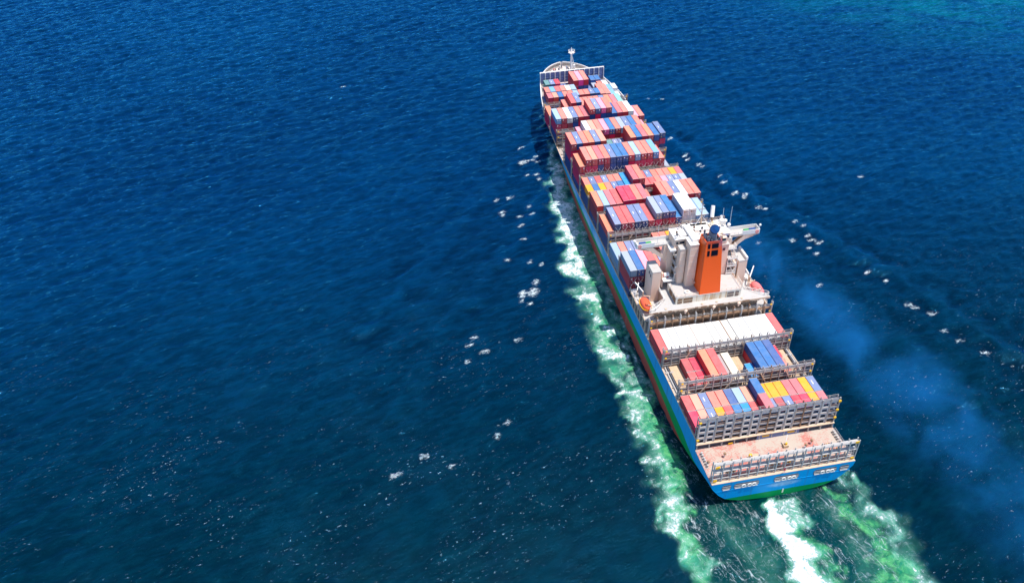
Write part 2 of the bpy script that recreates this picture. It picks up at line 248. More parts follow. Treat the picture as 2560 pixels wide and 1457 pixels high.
STR=[
('w',0.9,[(-17.5,195.1,0.8),(-18.6,184.0,1.3),(-20.3,172.1,1.8),(-21.6,163.9,1.8)]),
('w',1,[(-21.1,163.8,2.5),(-22.7,155.3,3.5),(-23.9,145.3,3.8),(-24.4,137.3,3.4)]),
('w',1,[(-24.7,137.4,2.7),(-25.2,128.1,3.6),(-25.3,120.6,3.2)]),
('w',1,[(-27.5,118.2,2.6),(-27.2,109.6,3.5),(-26.8,102.6,2.5)]),
('w',1,[(-31.0,100.1,2.0),(-28.8,96.5,3.3),(-26.8,92.1,2.1)]),
('w',1,[(-32.8,83.5,1.8),(-30.2,80.6,2.9),(-27.5,76.0,2.0)]),
('w',0.8,[(-29.4,67.7,1.4),(-28.1,64.8,2.2),(-26.8,60.6,2.2)]),
('w',1,[(-33.4,50.6,1.3),(-30.8,50.0,2.7),(-27.1,48.3,2.4),(-26.0,45.1,1.3)]),
('w',0.75,[(-30.1,40.2,1.0),(-28.2,37.9,1.5),(-26.7,33.9,1.3)]),
('w',0.95,[(-32.3,30.6,1.1),(-29.7,30.4,2.0),(-26.8,29.4,1.7)]),
('w',0.7,[(-31.2,20.0,1.0),(-28.7,21.2,1.7),(-26.1,21.4,1.2)]),
('w',0.75,[(-30.4,11.8,0.8),(-28.2,12.9,1.7),(-25.8,10.8,1.2)]),
('w',0.7,[(-32.6,3.0,0.9),(-29.9,4.0,1.5),(-28.4,1.4,0.9)]),
('w',0.75,[(-30.9,-4.5,0.9),(-29.0,-5.6,1.6),(-25.8,-4.9,1.0)]),
('w',0.85,[(-33.6,-14.1,1.1),(-30.3,-12.8,1.9),(-27.3,-10.8,1.3)]),
('w',0.8,[(-33.7,-19.3,0.8),(-31.0,-17.9,1.5),(-28.3,-16.5,0.9)]),
('w',0.6,[(-34.5,-27.0,0.8),(-32.1,-25.7,1.0),(-29.6,-23.2,0.7)]),
('w',0.6,[(-33.4,-33.6,1.4),(-29.5,-31.6,1.4),(-24.8,-31.9,1.2)]),
('w',0.5,[(-16.8,183.6,1.5),(-19.6,147.7,1.7),(-19.2,128.2,2.3),(-19.6,110.6,2.5)]),
('w',0.5,[(-19.6,110.6,2.2),(-20.5,89.5,2.1),(-20.8,72.6,1.7),(-21.6,55.2,1.4),(-21.2,45.0,1.2),(-21.5,33.7,1.0),(-21.1,22.9,0.7)]),
('w',0.36,[(-15.8,206.2,0.8),(-18.0,183.9,2.4),(-21.2,158.4,4.2),(-24.2,135.7,5.0),(-25.1,114.7,5.1),(-27.3,96.1,5.2),(-28.7,79.0,4.6),(-28.5,63.1,4.1),(-29.7,48.8,4.5),(-27.2,36.7,3.8),(-27.3,27.7,3.5),(-27.7,14.4,3.3),(-29.8,2.5,3.0)]),
('w',0.35,[(-29.2,2.4,3.0),(-28.7,-6.4,3.1),(-30.7,-15.4,3.2),(-31.9,-25.2,3.1),(-30.4,-32.5,3.4)]),
('w',0.28,[(20.2,-12.9,2.2),(22.1,-22.2,2.6),(23.6,-27.7,2.7),(23.8,-34.0,2.8),(23.0,-39.8,3.0),(23.7,-45.6,3.3)]),
('w',0.3,[(-0.8,-17.3,2.6),(-1.7,-25.1,3.1),(0.0,-34.0,3.6),(0.2,-42.0,4.1)]),
('g',0.95,[(-21.6,128.8,3.6),(-23.5,114.4,3.8),(-23.8,100.6,4.0),(-23.4,90.1,3.9)]),
('g',0.95,[(-27.9,80.1,4.1),(-27.5,69.5,4.2),(-27.1,60.6,4.1),(-27.9,50.4,4.0)]),
('g',0.9,[(-27.9,50.4,3.7),(-26.8,42.3,3.6),(-25.3,36.3,3.3),(-25.3,30.0,3.3)]),
('g',1,[(-26.8,29.4,3.0),(-26.4,22.4,3.4),(-24.9,15.4,3.3),(-25.2,9.1,3.5),(-26.5,1.8,3.9)]),
('g',0.95,[(-27.0,1.9,3.6),(-26.6,-5.4,3.8),(-27.8,-12.0,3.9),(-29.4,-18.2,3.8),(-30.9,-25.4,3.1)]),
('g',0.6,[(-31.4,-25.3,3.1),(-30.6,-30.2,3.4),(-29.5,-35.7,3.8)]),
('g',0.8,[(-20.0,165.3,3.2),(-20.6,154.8,3.5),(-21.9,138.3,3.7),(-22.3,125.9,3.3)]),
('w',1.7,[(-1.1,-16.1,1.5),(-3.4,-19.0,2.1),(-4.2,-22.1,2.4),(-4.0,-26.5,2.6),(-3.0,-31.0,2.9),(-2.3,-34.7,3.1),(-2.8,-39.2,3.7),(-3.6,-42.4,4.3)]),
('w',0.75,[(1.6,-18.3,1.3),(1.8,-22.0,1.5),(-0.6,-25.3,1.5)]),
('w',0.55,[(4.0,-20.5,0.7),(4.7,-22.6,0.9),(3.7,-25.0,0.7)]),
('g',0.85,[(0.9,-24.4,2.1),(1.7,-29.5,2.5),(2.8,-34.0,2.2),(3.2,-39.3,2.6),(2.1,-43.5,2.5)]),
('w',0.7,[(20.0,-12.2,1.0),(21.5,-13.9,1.4),(21.7,-16.8,1.0)]),
('w',0.75,[(22.0,-22.5,1.0),(23.7,-24.5,1.7),(24.1,-27.8,1.3)]),
('w',0.6,[(24.4,-29.2,0.9),(24.2,-32.3,1.0),(24.4,-34.8,0.7)]),
('w',0.7,[(21.8,-35.4,0.4),(21.5,-37.7,0.6),(21.0,-39.4,0.4)]),
('w',0.55,[(21.7,-41.8,1.2),(23.0,-44.9,1.6),(23.4,-47.8,1.3)]),
('g',0.85,[(14.6,-14.6,2.2),(15.5,-19.6,3.0),(17.0,-25.1,3.6),(18.7,-31.1,3.7),(19.2,-36.1,3.4)]),
('g',1.15,[(18.3,-32.9,3.7),(17.8,-37.6,3.8),(18.7,-42.4,4.3),(19.3,-47.5,4.2)]),
('t',1,[(-20.2,-17.5,8.5),(-15.4,-24.8,11.4),(-16.0,-38.4,14.7)]),
('w',0.2,[(-18.2,-15.3,2.1),(-15.9,-23.5,4.2),(-13.3,-32.5,6.0),(-13.7,-40.3,5.9)]),
('w',0.2,[(11.9,-17.5,1.7),(12.7,-26.8,3.1),(12.8,-36.6,4.0),(11.1,-45.3,3.9)]),
('t',1,[(1.6,-22.0,11.6),(4.5,-33.7,13.1),(3.9,-44.9,14.5)]),
('t',0.8,[(-16.5,109.9,4.7),(-17.3,74.2,4.3),(-18.0,44.3,3.4),(-18.6,19.0,2.9),(-19.8,1.9,3.0),(-21.9,-15.9,4.3)]),
('w',0.9,[(-14.5,233.5,0.6),(-14.8,230.2,0.8),(-15.0,226.4,0.8)]),
('w',0.55,[(-17.2,224.6,0.8),(-17.4,220.0,1.0),(-19.4,217.3,1.0)]),
('c',1,[(-32.4,199.4,1.0),(-30.1,200.1,1.0)]),
('c',1,[(-34.4,184.8,1.7),(-31.6,186.3,1.7)]),
('c',1,[(-26.8,188.6,0.9),(-25.1,189.4,0.9)]),
('c',1,[(-27.0,183.8,1.1),(-25.3,184.8,1.1)]),
('c',1,[(-28.9,186.2,0.6),(-27.9,186.6,0.6)]),
('c',1,[(-30.1,172.5,0.7),(-28.5,173.0,0.7)]),
('c',1,[(-29.4,168.5,0.9),(-28.2,169.3,0.9)]),
('c',1,[(-33.9,172.9,0.4),(-33.1,173.1,0.4)]),
('c',1,[(-45.7,155.2,1.2),(-43.4,156.1,1.2)]),
('c',1,[(-51.2,154.8,1.0),(-50.1,155.8,1.0)]),
('c',1,[(-51.0,144.4,1.2),(-49.2,145.4,1.2)]),
('c',1,[(-50.6,142.0,0.8),(-49.5,142.7,0.8)]),
('c',1,[(-38.6,145.7,0.9),(-37.6,146.4,0.9)]),
('c',1,[(-38.5,140.3,0.6),(-37.1,140.6,0.6)]),
('c',1,[(-44.9,131.7,1.2),(-43.2,132.6,1.2)]),
('c',1,[(-45.7,122.7,0.6),(-44.3,122.9,0.6)]),
('c',1,[(-54.3,109.7,0.6),(-53.0,109.9,0.6)]),
('c',1,[(-45.7,106.4,0.5),(-45.1,106.8,0.5)]),
('c',1,[(-43.8,139.9,0.6),(-42.4,140.2,0.6)]),
('c',1,[(-52.2,87.0,1.8),(-51.2,88.5,1.8)]),
('c',1,[(-48.5,87.1,2.4),(-47.2,89.1,2.4)]),
('c',1,[(-45.9,93.2,1.4),(-45.1,94.4,1.4)]),
('c',1,[(-53.4,83.8,0.4),(-52.9,84.2,0.4)]),
('c',1,[(-50.9,81.2,0.9),(-49.9,81.8,0.9)]),
('c',1,[(-73.5,67.7,0.7),(-71.9,68.0,0.7)]),
('c',1,[(-75.5,64.1,0.7),(-74.1,64.5,0.7)]),
('c',1,[(-71.6,59.6,1.0),(-69.4,59.7,1.0)]),
('c',1,[(-77.0,56.0,0.5),(-76.5,56.4,0.5)]),
('c',1,[(-68.5,26.7,0.7),(-67.8,27.2,0.7)]),
('c',1,[(-72.4,22.0,1.1),(-71.9,22.8,1.1)]),
('c',1,[(-104.2,13.4,1.0),(-101.9,13.6,1.0)]),
('c',1,[(-41.5,104.4,0.5),(-40.7,104.7,0.5)]),
('c',1,[(-58.9,63.2,0.6),(-57.5,63.2,0.6)]),
('c',1,[(-95.3,18.9,0.7),(-93.7,18.9,0.7)]),
('c',1,[(-87.4,13.6,0.5),(-86.3,13.5,0.5)]),
('c',1,[(39.0,188.8,1.3),(41.0,190.1,1.3)]),
('c',1,[(41.0,173.5,1.3),(43.2,174.7,1.3)]),
('c',1,[(41.1,169.8,0.9),(42.6,170.6,0.9)]),
('c',1,[(44.4,164.2,0.5),(45.7,164.6,0.5)]),
('c',1,[(45.6,162.0,0.5),(46.7,162.4,0.5)]),
('c',1,[(49.8,152.0,1.1),(51.5,152.9,1.1)]),
('c',1,[(48.6,145.8,0.6),(50.1,146.1,0.5)]),
('c',1,[(49.8,136.2,1.0),(52.1,136.8,1.0)]),
('c',1,[(53.5,133.0,1.5),(54.8,134.5,1.5)]),
('c',1,[(55.7,124.1,0.5),(56.9,124.4,0.5)]),
('c',1,[(58.0,122.7,0.4),(59.0,122.9,0.4)]),
('c',1,[(65.2,110.0,0.5),(66.5,110.2,0.5)]),
('c',1,[(66.6,105.7,1.1),(67.8,106.6,1.1)]),
('c',1,[(65.6,100.0,0.5),(66.9,100.3,0.5)]),
('c',1,[(65.6,97.1,0.7),(67.4,97.3,0.7)]),
('c',1,[(67.3,94.5,0.6),(68.9,94.6,0.6)]),
('c',1,[(58.1,97.9,0.6),(59.6,98.3,0.6)]),
('c',1,[(62.4,92.1,0.8),(63.6,92.6,0.8)]),
('c',1,[(62.7,87.6,0.8),(64.1,88.1,0.8)]),
('c',1,[(54.5,68.9,0.6),(55.6,69.2,0.6)]),
('c',1,[(75.8,72.7,0.4),(76.7,72.9,0.4)]),
('c',1,[(79.6,66.6,0.3),(80.4,66.7,0.3)]),
('c',1,[(79.7,53.0,0.7),(81.5,53.0,0.7)]),
('c',1,[(81.0,50.4,0.6),(82.5,50.4,0.6)]),
('c',1,[(84.0,46.1,0.9),(86.1,46.1,0.9)]),
('c',1,[(83.3,37.5,0.5),(84.6,37.4,0.5)]),
('c',1,[(85.2,31.8,0.6),(86.7,31.8,0.6)]),
('c',1,[(89.7,24.9,0.7),(91.3,24.7,0.7)]),
('c',1,[(44.8,99.6,0.6),(45.6,100.0,0.6)]),
('c',1,[(-20.4,141.1,0.2),(-20.2,141.3,0.2)]),
('c',1,[(-116.4,294.8,0.8),(-114.6,294.7,0.8)]),
('c',1,[(109.4,137.6,0.5),(110.5,137.6,0.5)]),
('c',1,[(44.0,236.8,0.4),(44.8,237.3,0.4)]),
('c',1,[(51.0,234.7,0.3),(51.7,234.8,0.3)]),
]
# ------------------------------------------------------------------ the ship: hull
ship = empty('container_ship')
tag(ship, 'long container ship with a blue, green and red hull under way', 'container ship')
TZ = [-.3, .1, .9, 2.1, 3.7, 5.3, 7.7, 9.5]; TX = [0, 9, 12, 15.3, 17.3, 18.5, 20.1, 20.4]
def deck_z(y): return lerp(y, [-14.6, -2.6, -1.7, 150, 163, 172, 182, 192, 200, 206, 250], [9.4, 9.4, 12.9, 12.9, 13.2, 13.8, 14.8, 16.8, 18.5, 19.3, 20.0])
def half(y, z):
    if y < 32:
        zz = z + 0.30*(y+14.6); a = lerp(zz, TZ, TX)
        return min(a, 20.4) if y > -14.7 else a
    zd = deck_z(y); t = max(0, min(1, z/zd))
    wl = lerp(y, [32, 60, 100, 135, 167, 194, 212, 224, 238, 244, 250], [20.2, 20.2, 19.4, 18.4, 16.8, 14.0, 11.2, 8.6, 4.0, .3, .05])
    hb = lerp(y, [32, 193, 203, 212, 220, 227, 234, 239, 242.5, 245.5, 247.8, 249.3, 250], [20.4, 20.4, 20.0, 18.8, 17.4, 16.1, 14.2, 12.0, 10.0, 7.6, 4.8, 2.0, .05])
    return wl + (hb-wl)*(t**lerp(y, [60, 140, 250], [.35, .9, 1.5]))
ys = [-14.6, -12, -9, -6, -2.6, -1.7] + list(np.arange(2, 32, 5)) + list(np.arange(32, 190, 6)) + [192, 196, 200, 203, 206, 210, 215, 220, 224, 228, 232, 236, 239, 242, 244, 246, 247.5, 248.7, 249.5, 250]
hull = MB(); rows = []
for y in ys:
    zd = deck_z(y); rg = lerp(y, [-14.6, 8, 30, 70], [-.25, 2.0, 4.4, 5.3]); bgz = lerp(y, [-14.6, 8, 36, 70], [2.5, 6.9, 7.5, 7.7])
    kz = -2.0 if y > -10 else lerp(y, [-14.6, -10], [-.3, -2.0])
    zs = [kz, (kz+rg)/2, rg] + [rg+(bgz-rg)*q for q in (.33, .67, 1)] + [bgz+(zd-bgz)*q for q in (.25, .5, .75, 1)]
    rows.append([(half(y, z), z) for z in zs])
for i in range(len(ys)-1):
    for k in range(9):
        m = 'hull_red' if k < 2 else 'hull_green' if k < 5 else 'hull_blue'
        if ys[i] >= 188 and k >= 7: m = 'white'
        for s in (-1, 1):
            a, b, c_, d = [(s*rows[i][k][0], ys[i], rows[i][k][1]), (s*rows[i+1][k][0], ys[i+1], rows[i+1][k][1]),
                           (s*rows[i+1][k+1][0], ys[i+1], rows[i+1][k+1][1]), (s*rows[i][k+1][0], ys[i], rows[i][k+1][1])]
            hull.add([a, b, c_, d], [(0,1,2,3) if s > 0 else (3,2,1,0)], m)
for k in range(9):   # transom
    a, b = rows[0][k], rows[0][k+1]
    hull.add([(-a[0], -14.6, a[1]), (a[0], -14.6, a[1]), (b[0], -14.6, b[1]), (-b[0], -14.6, b[1])], [(0,1,2,3)], 'hull_red' if k < 2 else 'hull_green' if k < 5 else 'hull_blue')
H = hull.build('hull', ship)
# thin sheer edge and side rail strips
for s in (-1, 1):
    e = MB()
    for i in range(5, len(ys)-1):
        if ys[i] < 186:
            a = (s*(half(ys[i], deck_z(ys[i]))-.12), ys[i], deck_z(ys[i])+.08); b = (s*(half(ys[i+1], deck_z(ys[i+1]))-.12), ys[i+1], deck_z(ys[i+1])+.08)
            e.bar(a, b, .3, 'ledge')
    for y in np.arange(0, 186, 3.05):   # stanchions and pedestals along the passage
        e.box(s*19.95-.14, s*19.95+.14, y-.14, y+.14, 12.9, 13.5, 'grey')
        if int(y/3.05) % 2 == 0: e.box(min(s*17.6, s*20.15), max(s*17.6, s*20.15), y-.35, y+.35, 12.95, 13.42, 'grey')
    e.build('side_passage', ship)
# decks
d = MB()
def sheet(m, y0, y1, z, inset=.15, step=4, zf=None):
    yy = list(np.arange(y0, y1, step)) + [y1]
    for a, b in zip(yy, yy[1:]):
        za = zf(a) if zf else z; zb = zf(b) if zf else z
        ha = half(a, za)-inset; hb = half(b, zb)-inset
        d.add([(-ha, a, za), (ha, a, za), (hb, b, zb), (-hb, b, zb)], [(0,1,2,3)], m)
sheet('grey', -1.7, 186, 12.9)
sheet('deck_grey', 186, 204, 13, zf=lambda y: lerp(y, [186, 195, 204], [13, 16.0, 18.0]))
D1 = d.build('main_deck', ship)
d = MB(); sheet('stern_deck', -14.6, -1.8, 9.38, inset=.02, step=2); d.build('mooring_deck', ship)
d = MB(); sheet('fore_deck', 204, 249.3, 18.0, inset=.3, step=3); d.build('forecastle_deck', ship)
# transom openings: frame, dark interior, fairlead rings
for (x0, x1) in [(-17.3, -14.8), (-13.9, -6.9), (-2.6, 4.4), (8.7, 15.3), (16.2, 18.9)]:
    o = MB(); y = -14.61
    z0, z1 = 6.35, 8.45
    p = [(x0+.5, z0), (x1-.5, z0), (x1, z0+.5), (x1, z1-.5), (x1-.5, z1), (x0+.5, z1), (x0, z1-.5), (x0, z0+.5)]
    o.prism(p, 'y', y, y-.05, 'grey_dark'); 
    for q in (.3, .62): o.box(x0+.1, x1-.1, y-.11, y-.052, z0+(z1-z0)*q, z0+(z1-z0)*q+.16, 'deck_grey')
    o.box(x0+.3, x1-.3, y-.14, y-.054, z0+.05, z0+.3, 'white')
    O = o.build('mooring_opening', ship)
    if x1-x0 > 4:
        for q in (.38, .62, .8):
            cx = x0+(x1-x0)*q; rg = MB(); pts = [(cx+.52*math.cos(t), y-.2, z0+.85+.5*math.sin(t)) for t in np.linspace(0, 2*math.pi, 13)]
            for a, b in zip(pts, pts[1:]): rg.bar(a, b, .22, 'white')
            rg.build('fairlead', O)
sm = MB(); sm.bar((-19.0, -14.63, 6.15), (19.4, -14.63, 6.15), .09, 'hull_blue')
for k in range(5): sm.box(.7, 1.15, -14.64, -14.6, 1.0+k*.36, 1.12+k*.36, 'white')
sm.build('rubbing_strake', ship)

# ------------------------------------------------------------------ hatch covers
BAYS = {'A': (0, 12.2), 'B': (14.9, 26.5), 'C': (28.1, 39.9), 'E2': (62.2, 73.6), 'E1': (74.8, 86.4), 'F2': (89.3, 101), 'F3': (103.8, 114.8), 'F4': (116.9, 127.9),
        'F5': (130.8, 142), 'F6': (145.2, 156), 'F7': (158.5, 169.3), 'F8': (172.7, 183.6), 'F9': (186.5, 197.3), 'F10': (200.3, 212), 'F11': (213, 224.3)}
for nme, (a, b) in BAYS.items():
    h = MB(); zt = 13.4 if nme[0] != 'F' or int(nme[1:]) < 9 else 13.9 if nme == 'F9' else 19.2
    w_ = 18.4 if nme not in ('F11',) else 15.2
    xs_ = [-w_, -w_/3, w_/3, w_]
    col = 'tan' if nme in 'ABC' else 'blue_grey' if nme in ('F10', 'F11') else 'grey'
    for i in range(3):
        h.box(xs_[i]+.12, xs_[i+1]-.12, a-.3, b+.3, 12.95, zt, col)
        if nme in ('A', 'B', 'C'):
            for q in range(5): h.box(xs_[i]+1.4+q*2.4, xs_[i]+1.52+q*2.4, a-.2, b+.2, zt, zt+.06, 'ledge')
    h.box(-w_+.2, w_-.2, (a+b)/2-.05, (a+b)/2+.05, zt, zt+.05, 'rust')
    h.build('hatch_cover', ship)
for s in (-1, 1):
    hc = MB()
    for (a, b) in [(14.2, 27)]:
        hc.box(min(s*18.7, s*18.95), max(s*18.7, s*18.95), a, b, 12.95, 13.7, 'grey_dark'); hc.box(min(s*19.3, s*19.6), max(s*19.3, s*19.6), a, b, 12.95, 13.5, 'deck_grey')
    hc.build('hatch_coaming', ship)

# ------------------------------------------------------------------ lashing bridges
random.seed(4)
XP = [-20.16 + 2.52*i for i in range(17)]
def bridge(y, zt, z0=13.0, posts_as_parts=False, rusty=.3, dep=1.0, ext=1.3, wide=20.16, braces=True, light=False):
    fr = MB(); xs = [x for x in XP if abs(x) <= wide+.1]
    decks = [z for z in ((zt, zt-2.6, zt-5.2) if not light else (zt-1.0, zt-4.6)) if z > z0+1]; bc = 'rust' if light else 'grey'
    for yy in (y, y+dep):
        for z in decks:
            fr.bar((-wide, yy, z), (wide, yy, z), .16, bc, .20)
            fr.bar((-wide, yy, z+1.0), (wide, yy, z+1.0), .07, 'deck_grey'); fr.bar((-wide, yy, z+.5), (wide, yy, z+.5), .05, 'rust')
            fr.bar((-wide, yy, z-.45), (wide, yy, z-.45), .10, 'rust' if random.random() < rusty else 'grey')
        fr.bar((-wide, yy, z0+.2), (wide, yy, z0+.2), .3, 'rust')
    if braces:
        for x in (-wide+6, -wide+13.5, wide-13.5, wide-6):
            sg = 1 if x < 0 else -1
            fr.bar((x, y-.1, decks[-1]), (x+2.5*sg, y-.1, zt-.3), .3, 'ledge')
    for s in (-1, 1):
        fr.rail([(s*(wide+.25), y, zt+.05), (s*(wide+.25), y+dep, zt+.05)], 1.2, 'deck_grey', .09)
    o = fr.build('lashing_bridge', ship)
    wk = MB()
    for z in decks:
        if not light: wk.box(-wide, wide, y+.12, y+dep-.12, z+.02, z+.08, 'grey_dark')
        else: wk.box(-wide, wide, y+dep-.4, y+dep-.12, z+.02, z+.08, 'rust')
    wk.build('walkway', o)
    pm = None
    if posts_as_parts:
        for i, x in enumerate(xs):
            p = MB(); m = 'rust' if i in (3, 11) or (light and i % 2) else 'grey' if not light else 'deck_grey'
            for yy in (y, y+dep): p.box(x-.13, x+.13, yy-.13, yy+.13, z0, zt+ext, m)
            for z in decks: p.box(x-.08, x+.08, y, y+dep, z-.3, z-.1, m)
            p.box(x-.25, x+.25, y-.16, y-.12, zt+.2, zt+.9, 'deck_grey')
            p.build('post', o)
    else:
        p = MB()
        for i, x in enumerate(xs):
            for yy in (y, y+dep): p.box(x-.12, x+.12, yy-.12, yy+.12, z0, zt+ext*.8, 'rust' if (i*7+int(y)) % 5 == 0 else 'grey')
        p.build('post_row', o)
    for s in (-1, 1):
        for z in (zt+.55, zt-2.2): MB().box(s*19.6-.28, s*19.6+.28, y-.42, y-.13, z-.18, z+.18, 'yellow').build('floodlight', o)
    return o
bridge(13.2, 19.3, 13.0, True); bridge(26.85, 19.4, 13.0, True); bridge(40.75, 19.6, 13.0, True, rusty=.8, dep=.6, light=True, braces=False)
bridge(73.75, 20.6, 13.0); bridge(87.3, 20.9, 13.0, True); bridge(101.8, 20.6, 13.0); bridge(115.3, 19.8, 13.0); bridge(129.2, 21.0, 13.0)
bridge(143.4, 21.0, 13.0); bridge(156.9, 20.6, 13.0); bridge(170.6, 20.6, 13.0); bridge(184.6, 20.8, 13.5, wide=20.16); bridge(198.6, 20.6, 16)
# aft lashing frame: plated openings over the mooring deck
fr = MB(); Y0 = -1.9
for i in range(16):
    x0, x1 = XP[i], XP[i+1]
    plated = i in (0, 1, 5, 6, 9, 10, 13, 14, 3)
    for k in range(4):
        za = 11.2+k*2.2
        fr.box(x0+.15, x1-.15, Y0+.05, Y0+.14, za+1.55, za+2.2, 'plate' if not plated else 'plate')
        if plated:
            fr.box(x0+.15, x0+.5, Y0+.05, Y0+.14, za, za+1.55, 'plate'); fr.box(x1-.5, x1-.15, Y0+.05, Y0+.14, za, za+1.55, 'plate')
            fr.box(x0+.5, x1-.5, Y0+.05, Y0+.14, za, za+.3, 'plate')
        else:
            fr.bar((x0, Y0, za+.7), (x1, Y0, za+.7), .08, 'rust')
for z in (11.2, 13.4, 15.6, 17.8, 20.0):
    fr.box(-20.16, 20.16, Y0+.15, Y0+1.3, z-.08, z, 'grey_dark'); fr.box(-20.16, 20.16, Y0, Y0+.14, z-.12, z+.02, 'ledge' if z < 19 else 'grey')
fr.rail([(-20.2, Y0, 20.0), (20.2, Y0, 20.0)], 1.0, 'grey', .07, 2.52); fr.rail([(-20.2, Y0+1.3, 20.0), (20.2, Y0+1.3, 20.0)], 1.0, 'grey', .07, 2.52)
fr.box(-20.3, 20.3, -2.5, -1.7, 11.25, 11.45, 'ledge'); fr.box(-20.1, 20.1, -1.72, -1.66, 9.4, 11.2, 'grey_dark')
AF = fr.build('aft_lashing_frame', ship)
for i, x in enumerate(XP):
    p = MB(); m = 'rust' if i in (8, 12) else 'grey'; p.box(x-.15, x+.15, Y0-.12, Y0+.2, 11.1, 21.0, m); p.box(x-.12, x+.12, Y0+1.1, Y0+1.35, 11.1, 20.8, m)
    p.build('post', AF)
for i, x in enumerate(np.linspace(-20, 20, 12)): MB().box(x-.12, x+.12, -2.4, -1.75, 9.4, 11.24, 'deck_grey').build('deck_support', AF)
MB().box(-10.9, -9.6, -2.5, -2.42, 9.6, 10.2, 'yellow').build('warning_board', AF)
p = MB(); p.box(-2.5, 10, -2.3, -2.2, 9.4, 11.2, 'blue_grey'); p.box(-1, 1.1, -2.36, -2.3, 10.2, 10.8, 'yellow'); p.box(6.5, 8.6, -2.36, -2.3, 10.2, 10.8, 'yellow')
p.build('stores_locker', AF)
for s, zz in ((-1, 19.9), (1, 19.9), (-1, 13), (1, 16.5), (1, 13.4)): MB().box(s*20-.35, s*20+.35, Y0-.5, Y0-.2, zz-.3, zz+.3, 'yellow').build('floodlight', AF)
# open lashing frame on the transom
fr = MB(); Y1 = -13.9
for z in (16.3, 13.6, 11.0):
    if z > 12: fr.box(-20.1, 20.1, Y1, Y1+1.0, z-.07, z, 'deck_grey')
    for yy in (Y1, Y1+1.0): fr.bar((-20.1, yy, z-.1), (20.1, yy, z-.1), .18, 'deck_grey')
fr.rail([(-20.1, Y1, 16.3), (20.1, Y1, 16.3)], .9, 'deck_grey', .07, 2.52)
for i in range(16):
    if i % 4 in (1, 3) or i in (6,):
        x0, x1 = XP[i], XP[i+1]
        for za, zb in ((9.6, 13.4), (13.7, 16.1)):
            fr.box(x0+.1, x0+.55, Y1+.4, Y1+.48, za, zb, 'grey'); fr.box(x1-.5, x1-.1, Y1+.4, Y1+.48, za, zb, 'grey'); fr.box(x0+.55, x1-.5, Y1+.4, Y1+.48, zb-.5, zb, 'grey')
SF = fr.build('stern_lashing_frame', ship)
for x in XP:
    p = MB(); 
    for yy in (Y1, Y1+1.0): p.box(x-.12, x+.12, yy-.12, yy+.12, 9.4, 17.0, 'deck_grey')
    p.build('post', SF)
for s, zz in ((-1, 15.6), (1, 16.6), (-1, 10.3), (1, 10.3)): MB().box(s*19.4-.5, s*19.4+.5, Y1-.3, Y1-.14, zz-.35, zz+.35, 'yellow').build('floodlight', SF)
p = MB(); p.box(-20.3, 20.3, -14.58, -13.2, 9.38, 9.52, 'ledge'); p.build('stern_sill', ship)
# mooring gear on the stern deck
def winch(x, y, z, s=1.0, m='rust', par=None, rot=0):
    w_ = MB(); w_.box(x-1.3*s, x+1.3*s, y-.7*s, y+.7*s, z, z+.25, 'tan')
    w_.tube([(x-.9*s, y, z+.8*s), (x+.9*s, y, z+.8*s)], .45*s, m, 10)
    for q in (-.9, 0, .9): w_.tube([(x+q*s-.07, y, z+.8*s), (x+q*s+.07, y, z+.8*s)], .75*s, 'rust' if q else 'yellow', 12)
    w_.box(x+1.0*s, x+1.5*s, y-.4*s, y+.4*s, z+.2, z+1.2*s, 'grey'); return w_.build('mooring_winch', par or ship)
for (x, y, s) in [(-14, -11.3, 1), (-15.5, -8.6, .8), (13, -11.3, 1), (17, -10.6, .8), (-1.5, -11.6, 1), (2.6, -11.4, .9), (15.3, -8.4, .7)]: winch(x, y, 9.4, s)
def crane(x, y, z, a=0.7, L=3.2):
    c_ = MB(); c_.box(x-.7, x+.7, y-.5, y+.5, z, z+.9, 'tan'); c_.box(x-.25, x+.25, y-.25, y+.25, z+.9, z+1.7, 'yellow')
    c_.bar((x-.2, y, z+1.4), (x+L*math.cos(a)*.4, y+L*math.sin(a)*.4, z+1.4+L*.75), .22, 'white'); return c_.build('deck_crane', ship)
crane(4.2, -6.2, 9.4, 1.2, 3.0); 
c_ = MB(); c_.box(-6.3, -4.6, -8.4, -7.4, 9.4, 10.2, 'tan'); c_.box(-7.2, -6.5, -8.2, -7.6, 9.4, 10.8, 'yellow'); c_.build('hatch_box', ship)
for (x, y) in [(-13.5, -6.2), (-12.6, -8.8), (9.2, -7.8), (11.5, -6.6), (-16.8, -10.2), (-18.9, -8.0)]:
    v_ = MB(); v_.tube([(x, y, 9.4), (x, y, 10.5)], .18, 'white', 8); v_.sphere((x, y, 10.8), .42, 'yellow' if y < -8 else 'rust', 8); v_.build('vent', ship)
for s in (-1, 1):
    for y in (-4.6, -6.4, -8.2):
        b_ = MB()
        for q in (-.4, .4): b_.tube([(s*19.3, y+q, 9.4), (s*19.3, y+q, 10.3)], .28, 'grey', 8); b_.sphere((s*19.3, y+q, 10.3), .34, 'deck_grey', 8, (1,1,.5))
        b_.box(s*19.3-.35, s*19.3+.35, y-.9, y+.9, 9.4, 9.55, 'grey'); b_.build('bollard', ship)
for s in (-1, 1):
    rl = MB(); rl.rail([(s*20.25, -13, 9.4), (s*20.25, -3.2, 9.4)], 1.0, 'deck_grey', .06, 1.6); rl.build('deck_railing', ship)
